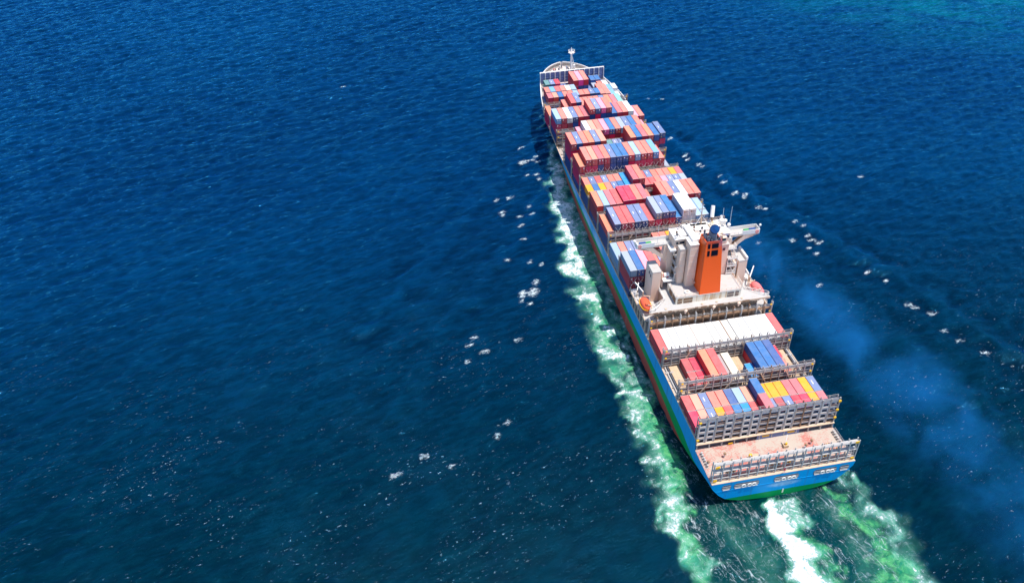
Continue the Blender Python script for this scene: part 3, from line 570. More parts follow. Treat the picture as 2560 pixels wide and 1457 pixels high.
# ensign
fl = empty('ensign', (.1, -14.35, 9.5)); tag(fl, 'small red flag on a short staff at the middle of the stern', 'flag')
p = MB(); p.tube([(0, 0, 0), (0, -.45, 2.7)], .05, 'white', 6); p.build('flag_staff', fl)
p = MB(); vs = []; fs = []
for i in range(7):
    for j in range(6):
        a = i/6; b = j/5; vs.append((-.15-.75*a*(1-.4*(1-b)), -.42+.16*math.sin(a*5+b*2), 1.1+1.45*b-.25*a))
for i in range(6):
    for j in range(5): q = i*6+j; fs.append((q, q+6, q+7, q+1))
p.add(vs, fs, 'red'); p.build('cloth', fl)

# ------------------------------------------------------------------ forecastle: breakwater, foremast, gear
b_ = MB(); b_.box(-16.1, 16.1, 226.5, 226.7, 19.0, 24.8, 'blue_grey'); b_.box(-16.25, 16.25, 226.2, 226.9, 24.8, 25.1, 'white')
for z in (20.8, 22.2, 23.5): b_.box(-16, 16, 226.3, 226.5, z, z+.08, 'blue_grey')
BW = b_.build('breakwater', ship)
for i in range(14):
    x = -16.05+i*32.1/13; p = MB(); p.box(x-.11, x+.11, 225.7, 226.5, 19.0, 24.8, 'white'); p.build('stiffener', BW)
for s in (-1, 1):
    p = MB()
    yy = [200, 204, 208, 212, 216, 220, 224, 227]
    for a, b in zip(yy, yy[1:]):
        ha, hb = half(a, deck_z(a)), half(b, deck_z(b)); za, zb = deck_z(a), deck_z(b)
        p.add([(s*(ha-.02), a, za-.4), (s*(hb-.02), b, zb-.4), (s*(hb-.02), b, zb+.3), (s*(ha-.02), a, za+.3), (s*(ha-.3), a, za-.4), (s*(hb-.3), b, zb-.4), (s*(hb-.3), b, zb+.3), (s*(ha-.3), a, za+.3)],
              [(0,1,2,3), (7,6,5,4), (3,2,6,7)], 'white')
        p.box(s*(ha-.9)-.1, s*(ha-.9)+.8*s if s > 0 else s*(ha-.9)+.1, a, a+.15, za-1.6, za+.3, 'deck_grey')
    p.build('bulwark', ship)
for s in (-1, 1):
    p = MB()
    yy = [227, 230, 233, 236, 239, 242, 244, 246, 247.6, 249, 249.7]
    for a, b in zip(yy, yy[1:]):
        ha, hb = half(a, deck_z(a)), half(b, deck_z(b)); za, zb = deck_z(a)-.2, deck_z(b)-.2
        p.bar((s*(ha-.25), a, za+.2), (s*(hb-.25), b, zb+.2), .35, 'white')
        for t in (0, .33, .66):
            x = s*(ha+(hb-ha)*t-.6); y = a+(b-a)*t; p.box(x-.12, x+.12, y-.7, y+.12, 18.0, za, 'grey'); p.box(x-.5, x+.5, y-1.0, y-.7, 18.0, 18.5, 'deck_grey')
    p.build('bow_bulwark_stay', ship)
fm = MB(); fm.tube([(1.6, 235, 18.0), (1.75, 235, 30.4)], [.62, .42], 'white', 12); fm.build('foremast_pole', ship)
fm = MB(); fm.tube([(1.75, 235, 29.7), (1.75, 235, 30.5)], [.5, 1.75], 'white', 12); fm.rail([(1.75+1.6*math.cos(t), 235+1.6*math.sin(t), 30.5) for t in np.linspace(0, 2*math.pi, 9)], 1.0, 'white', .12, 1.0)
fm.tube([(1.75, 235, 30.5), (1.75, 235, 32.3)], [.6, .2], 'white', 8); fm.tube([(1.75, 235, 32), (1.75, 235, 33.0)], .12, 'white', 6); fm.build('lookout_platform', ship)
fm = MB(); fm.bar((2.3, 235.6, 28), (3.4, 236, 23.5), .35, 'white'); fm.bar((2.2, 235.6, 22), (3.6, 236, 22.6), .3, 'white'); fm.box(2.8, 3.9, 235.4, 236.6, 22.4, 23.6, 'white')
fm.bar((-.4, 236, 18.0), (-.6, 236, 22.6), .5, 'white'); fm.sphere((-.6, 236, 22.8), .4, 'white', 8); fm.build('mast_stay', ship)
random.seed(9)
for (x, y, s_) in [(-6, 233, 1.5), (5.8, 233, 1.5), (-2.2, 239, 1.1), (6.5, 238, 1.0), (-3.2, 229.6, 1.2), (9.6, 230.4, 1.0), (-9.4, 230.6, 1.0)]: winch(x, y, 18.0, s_, random.choice(['rust', 'grey_dark', 'black']))
for (x, y, w_, m_) in [(-4.5, 236, 1.2, 'grey_dark'), (.2, 232, 1.5, 'black'), (3.8, 236.4, 1.0, 'red'), (-7.6, 236.6, .8, 'red'), (-1.0, 242.2, 1.0, 'ledge'), (4.4, 241.2, .9, 'grey_dark'), (-11.2, 229.4, .8, 'rust'), (12.2, 229, .9, 'grey_dark')]:
    MB().box(x-w_/2, x+w_/2, y-.5, y+.5, 18.0, 18.9, m_).build('deck_locker', ship)
for s in (-1, 1): MB().bar((s*3.2, 233, 18.6), (s*2.4, 246, 18.3), .5, 'grey_dark').build('anchor_chain', ship)
for (x, y) in [(-11, 231), (-9, 236), (-5, 243), (-1.2, 246), (5, 243.5), (9.5, 236), (11, 231.5), (3, 229.5), (-3.5, 229.6), (8, 230), (-9.6, 229.8)]:
    b_ = MB()
    for q in (-.45, .45): b_.tube([(x+q, y, 18.0), (x+q, y, 19.6)], .28, random.choice(['rust', 'grey_dark', 'red', 'white']), 8)
    b_.box(x-.9, x+.9, y-.4, y+.4, 18.0, 18.75, 'deck_grey'); b_.build('bollard', ship)

for x in (-7.56, 2.52):
    MB().box(x-.09, x+.09, 28.1, 39.9, 13.4, 17.33, 'rust').build('stack_divider', ship)
# ------------------------------------------------------------------ superstructure
p = MB(); p.box(-17.2, 17.2, 44.8, 61.6, 12.95, 17.1, 'brown_wall'); p.prism([(-17.2, 44.8), (17.2, 44.8), (13.2, 47.3), (13.2, 61.6), (-13.2, 61.6), (-13.2, 47.3)], 'z', 17.1, 21.85, 'brown_wall')
for (x, z, ww, hh) in [(-7.5, 20.4, 1.8, .8), (-4.4, 20.4, 2.6, .8), (9.7, 20.4, 1.6, .9), (12.9, 20.2, 2.2, .9), (-13.2, 20.1, 2.2, 1.0)]: p.box(x, x+ww, 44.7, 44.79, z, z+hh, 'black')
for z in (14.6, 16.2, 17.8, 19.3): p.box(-17.2, 17.2, 44.65, 44.79, z, z+.12, 'rust')
for x in np.linspace(-16, 16, 13): p.box(x, x+.2, 44.66, 44.79, 13, 21.8, 'brown_wall')
p.build('lower_deckhouse', ship)
p = MB()
poly = [(-19.6, 42.0), (19.6, 42.0), (19.6, 43.6), (13.4, 47.2), (13.4, 53.2), (12.0, 53.2), (12.0, 61.6), (-12.0, 61.6), (-12.0, 53.2), (-13.4, 53.2), (-13.4, 47.2), (-19.6, 43.6)]
p.prism(poly, 'z', 21.86, 22.2, 'deck_grey')
random.seed(3); x = -19.6
while x < 19.5:
    q = min(19.6, x+random.uniform(.5, 1.6)); p.box(x, q, 41.92, 41.99, 21.75-random.random()*.3, 22.25, random.choice(['ledge', 'ledge', 'rust'])); x = q
PF = p.build('aft_platform', ship)
for s in (-1, 1):
    p = MB(); p.rail([(s*13.3, 47.2, 22.2), (s*17.9, 42.9, 22.2), (s*19.4, 42.6, 22.2), (s*19.4, 43.6, 22.2), (s*13.4, 47.3, 22.2), (s*13.3, 53, 22.2)], 1.0, 'white', .09, 1.5)
    p.build('railing', PF)
for x in (-14.5, -2.6, 2.2, 10.5):
    v_ = MB(); v_.tube([(x, 42.9, 22.2), (x, 42.9, 22.5)], .35, 'ledge', 8); v_.build('vent_cap', PF)
for x in (-8.2, 9.3, 1):
    v_ = MB(); v_.sphere((x, 42.0, 21.3), .6, 'cream', 8); v_.tube([(x, 42, 21.2), (x, 42, 20.2)], .3, 'cream', 8); v_.build('mushroom_vent', PF)
# engine casing
p = MB(); p.box(-10.7, 10.7, 44.5, 53, 22.2, 24.7, 'rusty_white'); p.box(-10.8, 10.8, 44.4, 53, 24.7, 24.8, 'deck_grey'); 
CS = p.build('engine_casing', ship)
for (x0, x1, m) in [(-10.2, -8.7, 'louvre'), (-8.2, -5.3, 'louvre'), (6.2, 8.3, 'grey_dark'), (8.8, 10.0, 'grey_dark')]:
    q = MB(); q.box(x0, x1, 44.42, 44.49, 22.45, 24.2, m)
    for k in range(5): q.box(x0, x1, 44.38, 44.419, 22.55+k*.33, 22.65+k*.33, 'rust')
    q.box(x0, x1, 44.36, 44.40, 23.28, 23.38, 'rusty_white'); q.build('louvre', CS)
for (a, b) in [(45, 47.6), (48.1, 50.6)]:
    q = MB(); q.box(-10.78, -10.71, a, b, 22.45, 24.2, 'louvre'); q.build('louvre', CS)
q = MB(); q.tube([(-6.5, 46.4, 24.8), (-6.5, 46.4, 25.3)], .9, 'white', 14); q.tube([(-6.5, 46.4, 25.3), (-6.5, 46.4, 25.32)], .6, 'grey', 14); q.build('round_hatch', CS)
q = MB(); q.rail([(4, 44.6, 24.8), (10.6, 44.6, 24.8), (10.6, 52, 24.8)], 1.0, 'cream', .07, 1.4); q.build('railing', CS)
q = MB(); q.rail([(-3.6, 44.6, 24.8), (-10.6, 44.6, 24.8), (-10.6, 50, 24.8)], 1.0, 'cream', .07, 1.4); q.build('railing', CS)
# funnel
def frustum(mb, a, b, z0, z1, m, top=True):
    vs = [(a[0],a[2],z0),(a[1],a[2],z0),(a[1],a[3],z0),(a[0],a[3],z0),(b[0],b[2],z1),(b[1],b[2],z1),(b[1],b[3],z1),(b[0],b[3],z1)]
    fs = [(0,1,5,4),(1,2,6,5),(2,3,7,6),(3,0,4,7)] + ([(4,5,6,7)] if top else []); mb.add(vs, fs, m)
FA = (-3.2, 3.6, 44.55, 51.8); FB = (-2.5, 2.5, 46.25, 51.1)
p = MB(); frustum(p, FA, FB, 24.8, 43.2, 'orange', False)
p.add([(-2.45, 46.3, 42.3), (2.45, 46.3, 42.3), (2.45, 51.0, 42.3), (-2.45, 51.0, 42.3)], [(0,1,2,3)], 'grey_dark')
for (a, b) in [((-2.4, 46.35), (2.4, 46.35)), ((2.4, 46.35), (2.4, 51)), ((2.4, 51), (-2.4, 51)), ((-2.4, 51), (-2.4, 46.35))]: p.bar((*a, 43.2), (*b, 43.2), .25, 'orange')
FN = p.build('funnel', ship)
def fy(z): return 44.55 + (46.25-44.55)*(z-24.8)/18.4
for (x0, x1, z0, z1) in [(-1.95, -1.15, 41.0, 42.6), (-.65, 1.45, 41.0, 42.6), (-1.95, -1.15, 38.4, 40.3), (-.65, 1.45, 38.4, 40.3)]:
    q = MB(); q.add([(x0, fy(z0)-.05, z0), (x1, fy(z0)-.05, z0), (x1, fy(z1)-.05, z1), (x0, fy(z1)-.05, z1), (x0, fy(z0)+.02, z0), (x1, fy(z0)+.02, z0), (x1, fy(z1)+.02, z1), (x0, fy(z1)+.02, z1)],
                    [(0,1,2,3), (0,4,5,1), (1,5,6,2), (2,6,7,3), (3,7,4,0)], 'black')
    k = z0+.15
    while k < z1-.1: q.bar((x0, fy(k)-.08, k), (x1, fy(k)-.08, k), .06, 'black'); k += .3
    q.build('louvre', FN)
q = MB(); q.tube([(.5, 49.0, 42.3), (.45, 49.0, 44.6), (.4, 48.7, 45.6), (.33, 48.1, 46.4)], [1.3, 1.3, 1.3, 1.32], 'steel', 18); q.tube([(.34, 48.15, 46.35), (.3, 47.75, 46.85)], [1.4, 1.42], 'soot', 18); q.build('exhaust_pipe', FN)
for (x, y, z, rr) in [(-1.5, 47.3, 44.6, .38), (-1.9, 48.6, 45.1, .33), (-1.9, 49.9, 45.4, .33), (1.9, 47.2, 43.9, .3), (1.8, 49.8, 44.2, .35), (-.6, 46.9, 43.7, .25)]:
    q = MB(); q.tube([(x, y, 42.3), (x, y, z-.3), (x-.1, y-.3, z)], rr, 'steel', 10); q.tube([(x-.1, y-.31, z-.02), (x-.11, y-.34, z+.02)], rr*.8, 'black', 10); q.build('exhaust_pipe', FN)
q = MB(); 
for k in range(18): q.bar((-3.05+.03*k, 48.6, 26+k*.5), (-3.05+.03*k, 49.1, 26+k*.5), .05, 'rust')
q.bar((-3.3, 48.9, 24.8), (-3.3, 48.9, 27), .12, 'rust'); q.box(-4.0, -3.3, 48.3, 50.6, 26.6, 26.7, 'cream'); q.rail([(-4, 48.3, 26.7), (-4, 50.6, 26.7)], .9, 'rust', .06, .8); q.build('ladder', FN)
# accommodation tower
p = MB()
p.box(-6.3, 8.6, 53.2, 61.5, 22.2, 36.4, 'cream'); p.box(-10.4, -6.31, 56.2, 61.5, 22.2, 36.4, 'cream'); p.box(8.61, 10.4, 56.2, 61.5, 22.2, 36.4, 'cream')
p.box(-10.5, 10.5, 56.0, 61.6, 36.4, 36.55, 'deck_grey'); p.box(-6.3, 8.7, 53.0, 55.99, 36.4, 36.55, 'deck_grey'); p.box(-10.6, -8.6, 53.6, 55.99, 36.0, 36.55, 'white')
TW = p.build('accommodation_block', ship)
p = MB(); p.box(-6.0, -3.3, 49.4, 53.2, 24.8, 40.6, 'cream'); p.box(-6.1, -3.2, 49.3, 54, 40.6, 40.75, 'white')
for z in np.arange(27, 40, 2.4): p.box(-6.0, -3.3, 49.37, 49.4, z, z+.06, 'white')
p.build('duct_casing', TW)
p = MB(); p.box(-8.2, -6.32, 51.4, 53.9, 24.8, 38.0, 'cream'); p.box(-8.3, -6.2, 51.3, 54, 38.0, 38.1, 'deck_grey')
for z in np.arange(27, 38, 2.4): p.box(-8.2, -6.32, 51.37, 51.4, z, z+.06, 'white')
p.build('duct_casing', TW)
for s in (-1, 1):
    xa, xb = (-15.8, -12.9) if s < 0 else (12.9, 15.8)
    p = MB(); p.box(xa, xb, 53.2, 59.6, 17.4, 29.0, 'cream'); p.box(xa-.03, xb+.03, 53.15, 59.65, 29.0, 29.12, 'deck_grey')
    p.box(min(s*12.01, s*12.5), max(s*12.01, s*12.49), 53.6, 59.6, 22.25, 27.9, 'cream')
    if s < 0: p.box(-15.87, -15.8, 54.6, 55.1, 26.3, 27.3, 'glass'); p.box(-15.87, -15.8, 56.0, 56.6, 26.6, 27.6, 'glass')
    else: p.box(15.3, 15.9, 53.2, 59.6, 29.1, 30.2, 'white')
    p.build('side_deckhouse', TW)
    p = MB()   # stairs and balconies
    x0, x1 = (-12.0, -6.3) if s < 0 else (4.4, 12.0)
    if s > 0: x0 = 8.65
    for i, z in enumerate((25.4, 28.2, 31.0, 33.8)):
        xo = s*(9.0 if i else 9.8); a, b = sorted((xo, s*(6.35 if s < 0 else 8.65) if s < 0 else 8.65+0))
        if s > 0: a, b = 8.65, 11.8
        else: a, b = -8.9 if i else -10.0, -6.35
        p.box(a, b, 52.6 if z < 33 else 54.0, 56.2, z-.12, z, 'deck_grey'); p.box(a-.02, b+.02, (52.6 if z < 33 else 54.0)-.08, (52.6 if z < 33 else 54.0), z-.3, z+.02, 'white')
        yb = 52.62 if z < 33 else 54.02
        p.rail([(a+.05, 56.1, z), (a+.05, yb, z), (b-.05, yb, z)] if s < 0 else [(a+.05, yb, z), (b-.05, yb, z), (b-.05, 56.1, z)], 1.0, 'white', .07, .9, (.35, .7))
        xs1 = a+.9 if s < 0 else b-1.2
        if z > 26:
            for q in (-.35, .35): p.bar((xs1+q, 53.0, z-2.7), (xs1+q, 55.6, z), .1, 'cream')
            for k in range(9): p.box(xs1-.35, xs1+.35, 53.0+k*.29, 53.25+k*.29, z-2.7+k*.3, z-2.66+k*.3, 'deck_grey')
    for xx in ((-8.8, -6.5) if s < 0 else (8.75, 11.9)): p.bar((xx, 52.7, 22.3), (xx, 52.7, 31), .16, 'white')
    p.build('balcony', TW)
    for (z, k) in ((29.4, 0), (32.2, 1), (26.6, 2)):
        q = MB(); xx = -8.0 if s < 0 else 10.4
        q.box(xx-.4, xx+.4, 56.12, 56.19, z-1.2, z+.8, 'rust' if k == 2 else 'louvre'); q.build('door', TW)
q = MB(); q.tube([(-11.6, 54.6, 26.6), (-9.9, 54.6, 26.6)], .75, 'white', 12); q.tube([(-11.75, 54.6, 26.6), (-11.6, 54.6, 26.6)], .6, 'red', 12); q.box(-10.6, -10.3, 53.7, 53.9, 25.5, 26.4, 'red'); q.box(-12, -9.5, 53.9, 55.3, 25.4, 25.6, 'cream'); q.build('tank', TW)
q = MB(); q.box(-12.4, -9.4, 52.0, 53.9, 25.6, 26.0, 'white'); q.build('boat_store_roof', TW)
for x in (5.6, 7.0):
    q = MB(); q.box(x-.45, x+.45, 53.1, 53.19, 34.2, 35.2, 'glass'); q.build('window', TW)
# wheelhouse
p = MB(); p.box(-9.0, 9.0, 54.6, 60.4, 36.56, 39.7, 'cream'); p.box(-9.2, 9.2, 54.3, 60.8, 39.7, 39.9, 'white')
p.box(-7.2, -5.0, 55.2, 58.6, 39.9, 40.6, 'white'); p.box(-4.9, -2.9, 50.8, 59.2, 40.76, 41.6, 'white'); p.box(-2.7, .2, 52.5, 55.5, 38.5, 40.4, 'white'); p.box(-2.9, 2.8, 56.4, 60.0, 39.9, 41.0, 'white')
p.box(3.2, 5.8, 52.8, 59.4, 39.6, 41.2, 'rusty_white'); p.tube([(4.6, 52.7, 39.6), (4.6, 58.5, 41.3)], 1.25, 'rusty_white', 12)
p.box(2.9, 7.6, 53.25, 54.6, 36.56, 39.0, 'cream')
WH = p.build('wheelhouse', ship)
for (x0, x1, y) in [(-8.6, -7.9, 54.55), (-7.5, -5.9, 54.55), (7.9, 8.7, 54.55), (5.4, 7.2, 53.2)]:
    q = MB(); q.box(x0, x1, y-.03, y+.03, 37.9, 38.8, 'glass'); q.box(x0-.08, x1+.08, y-.06, y-.03, 37.78, 37.88, 'white'); q.build('window', WH)
for i in range(12):
    q = MB(); x = -8.7+i*1.46; q.box(x, x+1.2, 60.41, 60.46, 37.9, 39.1, 'glass'); q.build('window', WH)
for s in (-1, 1):
    p = MB(); a, b = sorted((s*9.0, s*20.3))
    p.box(a, b, 57.2, 60.2, 36.4, 36.56, 'deck_grey')
    o_ = s*20.3; i_ = s*9.05
    xa, xb = sorted((s*14.6, s*20.2))
    p.box(xa, xb, 57.15, 57.3, 36.3, 37.8, 'white'); p.box(a, b, 60.1, 60.25, 36.3, 37.8, 'white'); xa, xb = sorted((s*20.2, s*20.34)); p.box(xa, xb, 57.15, 60.25, 36.2, 37.8, 'white')
    xa, xb = sorted((s*9, s*14.6)); p.rail([(s*9, 57.2, 36.56), (s*14.6, 57.2, 36.56)], 1.05, 'white', .07, 1.2)
    W_ = p.build('bridge_wing', WH)
    g = MB()
    outer = [(20.3, 36.38), (20.3, 36.1), (18.6, 35.8), (17.2, 35.4), (15.7, 34.5), (13.6, 32.7), (11.7, 31.2), (10.6, 29.4)]
    top = [(20.3, 36.38), (16.2, 36.38), (14.2, 36.38), (11.4, 36.38), (10.4, 36.38)]
    # gusset plate with a triangular cut-out: three prisms
    P1 = [(20.3, 36.39), (20.3, 36.05), (18.6, 35.8), (17.2, 35.4), (15.7, 34.5), (15.0, 35.9), (15.2, 36.39)]
    P2 = [(15.7, 34.5), (13.6, 32.7), (11.7, 31.2), (11.4, 32.7), (11.9, 32.9), (15.0, 35.9)]
    P3 = [(12.0, 36.39), (10.2, 36.39), (10.2, 29.0), (11.4, 30.8), (11.7, 31.2), (11.4, 32.7), (11.3, 35.6)]
    P4 = [(15.2, 36.39), (12.0, 36.39), (11.3, 35.9), (15.0, 35.95)]
    for P in (P1, P2, P3, P4): g.prism([(s*x, z) for x, z in P], 'y', 57.22, 57.5, 'cream')
    for (aa, bb, dp, mm) in [((15.7, 34.5), (11.7, 31.2), 60.0, 'cream'), ((15.0, 35.9), (11.9, 32.9), 58.4, 'rust'), ((20.3, 36.0), (15.7, 34.5), 60.0, 'cream')]:
        g.add([(s*aa[0], 57.2, aa[1]), (s*bb[0], 57.2, bb[1]), (s*bb[0], dp, bb[1]), (s*aa[0], dp, aa[1])], [(0,1,2,3)], mm)
    g.build('wing_bracket', WH)
    q = MB(); q.box(min(s*17.2, s*19.3), max(s*17.2, s*19.3), 58.0, 58.8, 36.6, 37.5, 'blue_item'); q.box(min(s*15.4, s*17.1), max(s*15.4, s*17.1), 58.0, 58.8, 36.6, 37.4, 'green'); q.build('wing_console', W_)
    q = MB(); pts = [(s*19.4+.45*math.cos(t), 57.1, 36.95+.45*math.sin(t)) for t in np.linspace(0, 2*math.pi, 11)]
    for a1, b1 in zip(pts, pts[1:]): q.bar(a1, b1, .16, 'boat')
    q.build('lifebuoy', W_)
    q = MB(); q.tube([(s*20.6, 58.6, 36.9), (s*20.9, 58.6, 38.2)], .12, 'white', 6); q.sphere((s*20.9, 58.6, 38.3), .42, 'white', 8); q.build('searchlight', W_)
# monkey island
p = MB(); p.rail([(-5, 60.6, 41.0), (9.2, 60.6, 41.0)], 1.1, 'ledge', .09, 1.5); p.rail([(-9.1, 60.6, 39.9), (-5, 60.6, 39.9)], 1.1, 'ledge', .09, 1.5); p.box(-5, 9.2, 59.0, 60.7, 39.9, 41.0, 'white')
for i in range(9): p.bar((-9.1, 54.5+i*.75, 39.9), (-9.1, 54.5+i*.75, 40.9), .07, 'white')
p.build('railing', WH)
p = MB(); p.tube([(1.1, 59.8, 41.0), (1.0, 59.8, 44.2), (.9, 59.8, 48.6)], [.35, .22, .08], 'ledge', 8); p.bar((-.6, 59.8, 44.2), (2.6, 59.8, 44.2), .12, 'ledge'); p.bar((-.1, 59.8, 46.4), (1.9, 59.8, 46.4), .3, 'deck_grey'); p.bar((.2, 59.8, 47.8), (1.6, 59.8, 47.8), .12, 'grey')
for a in (-1, 3.2): p.bar((a, 59.2, 41), (1.05, 59.8, 44), .12, 'white')
p.build('radar_mast', WH)
p = MB(); p.tube([(4.7, 59.6, 41), (4.65, 59.7, 43.2)], .3, 'rust', 8); p.tube([(4.5, 59.6, 43.0), (5.1, 61.2, 46.2)], .62, 'white', 12); p.build('crane_boom', WH)
for (x, y, z, rr) in [(6.9, 57.6, 42.6, .85), (8.5, 58.2, 42.0, .6), (9.6, 57.6, 40.7, .6), (7.6, 59.6, 42.8, .4)]:
    q = MB(); q.tube([(x, y, z-1.6), (x, y, z-.4)], .25, 'white', 8); q.sphere((x, y, z), rr, 'white', 12); q.build('radome', WH)
for (x, y, z0, z1) in [(10.2, 58.2, 36.6, 47.0), (-13.4, 58, 36.6, 43.9), (8.6, 60.5, 41, 45.2), (-7.9, 57, 39.9, 43), (-2.2, 60, 41, 44)]:
    q = MB(); q.tube([(x, y, z0), (x, y, z0+1.2), (x-.1, y, z1)], [.12, .08, .05], 'white', 6); q.build('whip_antenna', WH)
random.seed(12)
for (x, y) in [(-8.2, 55.2), (-7.9, 56.4), (-5.8, 60), (-3.4, 59.9), (-.6, 55.4), (.6, 57), (2.6, 53.6), (-2.4, 56.2), (-1.6, 58), (5.9, 56.0)]:
    q = MB(); q.tube([(x, y, 39.9), (x, y, 41.4)], .17, 'white', 8); q.tube([(x, y, 41.4), (x-.35, y-.45, 41.6)], [.3, .42], 'white', 10); q.tube([(x-.36, y-.46, 41.6), (x-.38, y-.48, 41.61)], .33, 'black' if random.random() < .6 else 'louvre', 10); q.build('ventilator', WH)
# boat decks and lifeboats
for s in (-1, 1):
    a, b = sorted((s*13.3, s*20.4))
    p = MB(); p.box(a, b, 44.2, 60.8, 17.15, 17.4, 'deck_grey')
    p.bar((s*20.35, 44.2, 17.3), (s*20.35, 60.8, 17.3), .4, 'ledge')
    for y in np.arange(44.4, 60, 2.6): p.box(s*20.2-.15, s*20.2+.15, y-.2, y+.2, 12.95, 17.1, 'ledge')
    BD = p.build('boat_deck', ship)
    q = MB(); q.rail([(s*20.3, 44.2, 17.4), (s*20.3, 60.8, 17.4)], 1.0, 'white', .07, 1.6); q.build('railing', BD)
    for y in (46.8, 51.6):
        q = MB(); q.bar((s*16.6, y, 17.3), (s*16.8, y, 21.0), .35, 'white'); q.bar((s*16.8, y, 21.0), (s*18.9, y, 21.6), .28, 'ledge'); q.bar((s*16.4, y, 17.6), (s*20.1, y, 18.2), .3, 'cream'); q.build('davit', BD)
    q = MB(); q.bar((s*18.2, 54.0, 17.4), (s*18.2, 54.0, 21.4), .4, 'ledge'); q.bar((s*18.2, 54, 21.2), (s*20.3, 56.6, 23.6), .32, 'white'); q.box(s*18.6-.5, s*18.6+.5, 53.5, 54.6, 17.4, 19.0, 'cream'); q.build('provision_crane', BD)
    q = MB(); q.bar((s*19.3, 56.5, 17.4), (s*19.3, 56.5, 20.2), .3, 'ledge'); q.bar((s*19.3, 56.5, 20.2), (s*18.4, 58.4, 21.8), .28, 'white'); q.build('davit', BD)
    q = MB(); 
    for k in range(3): q.tube([(s*18.6, 57.4+k*1.1, 17.9), (s*19.8, 57.4+k*1.1, 17.9)], .42, 'white', 10)
    q.build('liferaft_canister', BD)
    bt = empty('lifeboat', (s*18.8, 49.4, 19.9)); bt.scale = (1.18, .92, 1.1)
    tag(bt, 'enclosed orange lifeboat slung below the left bridge wing' if s < 0 else 'faded pink-red enclosed lifeboat slung on the far right side', 'lifeboat')
    m = 'boat' if s < 0 else 'boat_pink'
    prof = [(-3.6, .12, -.1, .3), (-3.3, .7, -.7, .75), (-2.5, 1.15, -1.0, 1.15), (-1.2, 1.35, -1.15, 1.35), (0, 1.4, -1.2, 1.4), (1.2, 1.35, -1.15, 1.35), (2.4, 1.1, -.95, 1.1), (3.2, .62, -.5, .7), (3.6, .1, 0, .3)]
    hb = MB(); cb = MB(); n = 12
    for (mb, lo_) in ((hb, True), (cb, False)):
        vs = []; fs = []
        for (yy, ww, zb, zt) in prof:
            for k in range(n+1):
                t = math.pi*k/n; c0, s0 = math.cos(t), math.sin(t)
                vs.append((ww*(1.04 if lo_ else .93)*c0, yy*(1 if lo_ else .95), (zb if lo_ else zt)*abs(s0)**.8))
        for i in range(len(prof)-1):
            for k in range(n): q = i*(n+1)+k; fs.append((q, q+1, q+n+2, q+n+1))
        mb.add(vs, fs, m)
    hb.build('boat_hull', bt, True); cb.build('canopy', bt, True)
    q = MB()
    for i in range(len(prof)-1):
        for g in (-1, 1): q.bar((g*prof[i][1]*1.05, prof[i][0], 0), (g*prof[i+1][1]*1.05, prof[i+1][0], 0), .16, 'yellow' if s < 0 else 'boat_pink')
    q.build('fender', bt)
    q = MB(); q.box(-.5, .5, -2.5, -1.5, .9, 1.55, m); q.box(-.52, .52, -2.54, -2.46, 1.05, 1.35, 'glass'); q.build('cockpit', bt)
for (x, y, z) in [(-18.9, 43.0, 17.4), (-18.9, 40.6, 14.6)]:
    q = MB(); q.tube([(x, y-.8, z), (x, y+.8, z)], .55, 'white', 10); q.build('liferaft_canister', ship)
# ------------------------------------------------------------------ containers
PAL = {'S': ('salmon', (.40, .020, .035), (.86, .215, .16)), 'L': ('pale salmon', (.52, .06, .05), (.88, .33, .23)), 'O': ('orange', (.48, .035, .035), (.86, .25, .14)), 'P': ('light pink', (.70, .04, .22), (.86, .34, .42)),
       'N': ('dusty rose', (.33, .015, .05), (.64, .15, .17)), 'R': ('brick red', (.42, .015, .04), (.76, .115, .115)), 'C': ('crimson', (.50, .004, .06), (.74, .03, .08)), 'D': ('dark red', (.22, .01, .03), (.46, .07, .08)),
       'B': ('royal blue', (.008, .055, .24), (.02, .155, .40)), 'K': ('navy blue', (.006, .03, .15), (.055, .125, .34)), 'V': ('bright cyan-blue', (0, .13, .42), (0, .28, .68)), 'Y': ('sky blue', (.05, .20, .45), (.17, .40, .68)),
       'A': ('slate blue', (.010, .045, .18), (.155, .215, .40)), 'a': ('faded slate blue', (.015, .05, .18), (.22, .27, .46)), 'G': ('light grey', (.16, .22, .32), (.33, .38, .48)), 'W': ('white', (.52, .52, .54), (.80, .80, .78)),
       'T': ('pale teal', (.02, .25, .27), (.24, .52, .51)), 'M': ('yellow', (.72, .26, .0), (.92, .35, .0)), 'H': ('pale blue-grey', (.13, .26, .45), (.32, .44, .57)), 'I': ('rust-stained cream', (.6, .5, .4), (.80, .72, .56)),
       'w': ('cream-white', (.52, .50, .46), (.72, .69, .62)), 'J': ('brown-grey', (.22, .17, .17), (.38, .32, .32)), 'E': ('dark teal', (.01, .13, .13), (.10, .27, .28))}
BASE = 13.42
ROWS = []   # phrase, y0, y1, codes, {col: ztop}
def row(ph, y0, y1, codes, z): ROWS.append((ph, y0, y1, codes, {i: (z.get(i, z['*']) if isinstance(z, dict) else z) for i, c in enumerate(codes) if c != '.'}))
row('rear row of the aftmost bay', 0, 6.03, 'CLAMRBVRNaDACCMN', {'*': 15.95, 8: 18.7})
row('front row of the aftmost bay', 6.15, 12.2, 'RLASSKHLBMMMNNMA', {'*': 15.95, 8: 18.7})
row('rear row by the bare hatch covers', 14.9, 20.6, '..RC.....V...S..', {'*': 16.25})
row('front row by the bare hatch covers', 20.75, 26.5, '..DC.........C..', {'*': 16.25})
row('bay with bare hatch covers', 14.9, 26.5, '....ORJI..BBK...', {'*': 19.0, 6: 15.9, 7: 16.2, 10: 19.1, 11: 19.1, 12: 19.1})
row('white bay behind the funnel', 28.1, 39.9, 'RWWWWWWwWwWWWWWR', {'*': 17.25, 6: 17.1, 7: 17.1, 8: 17.1, 9: 17.05})
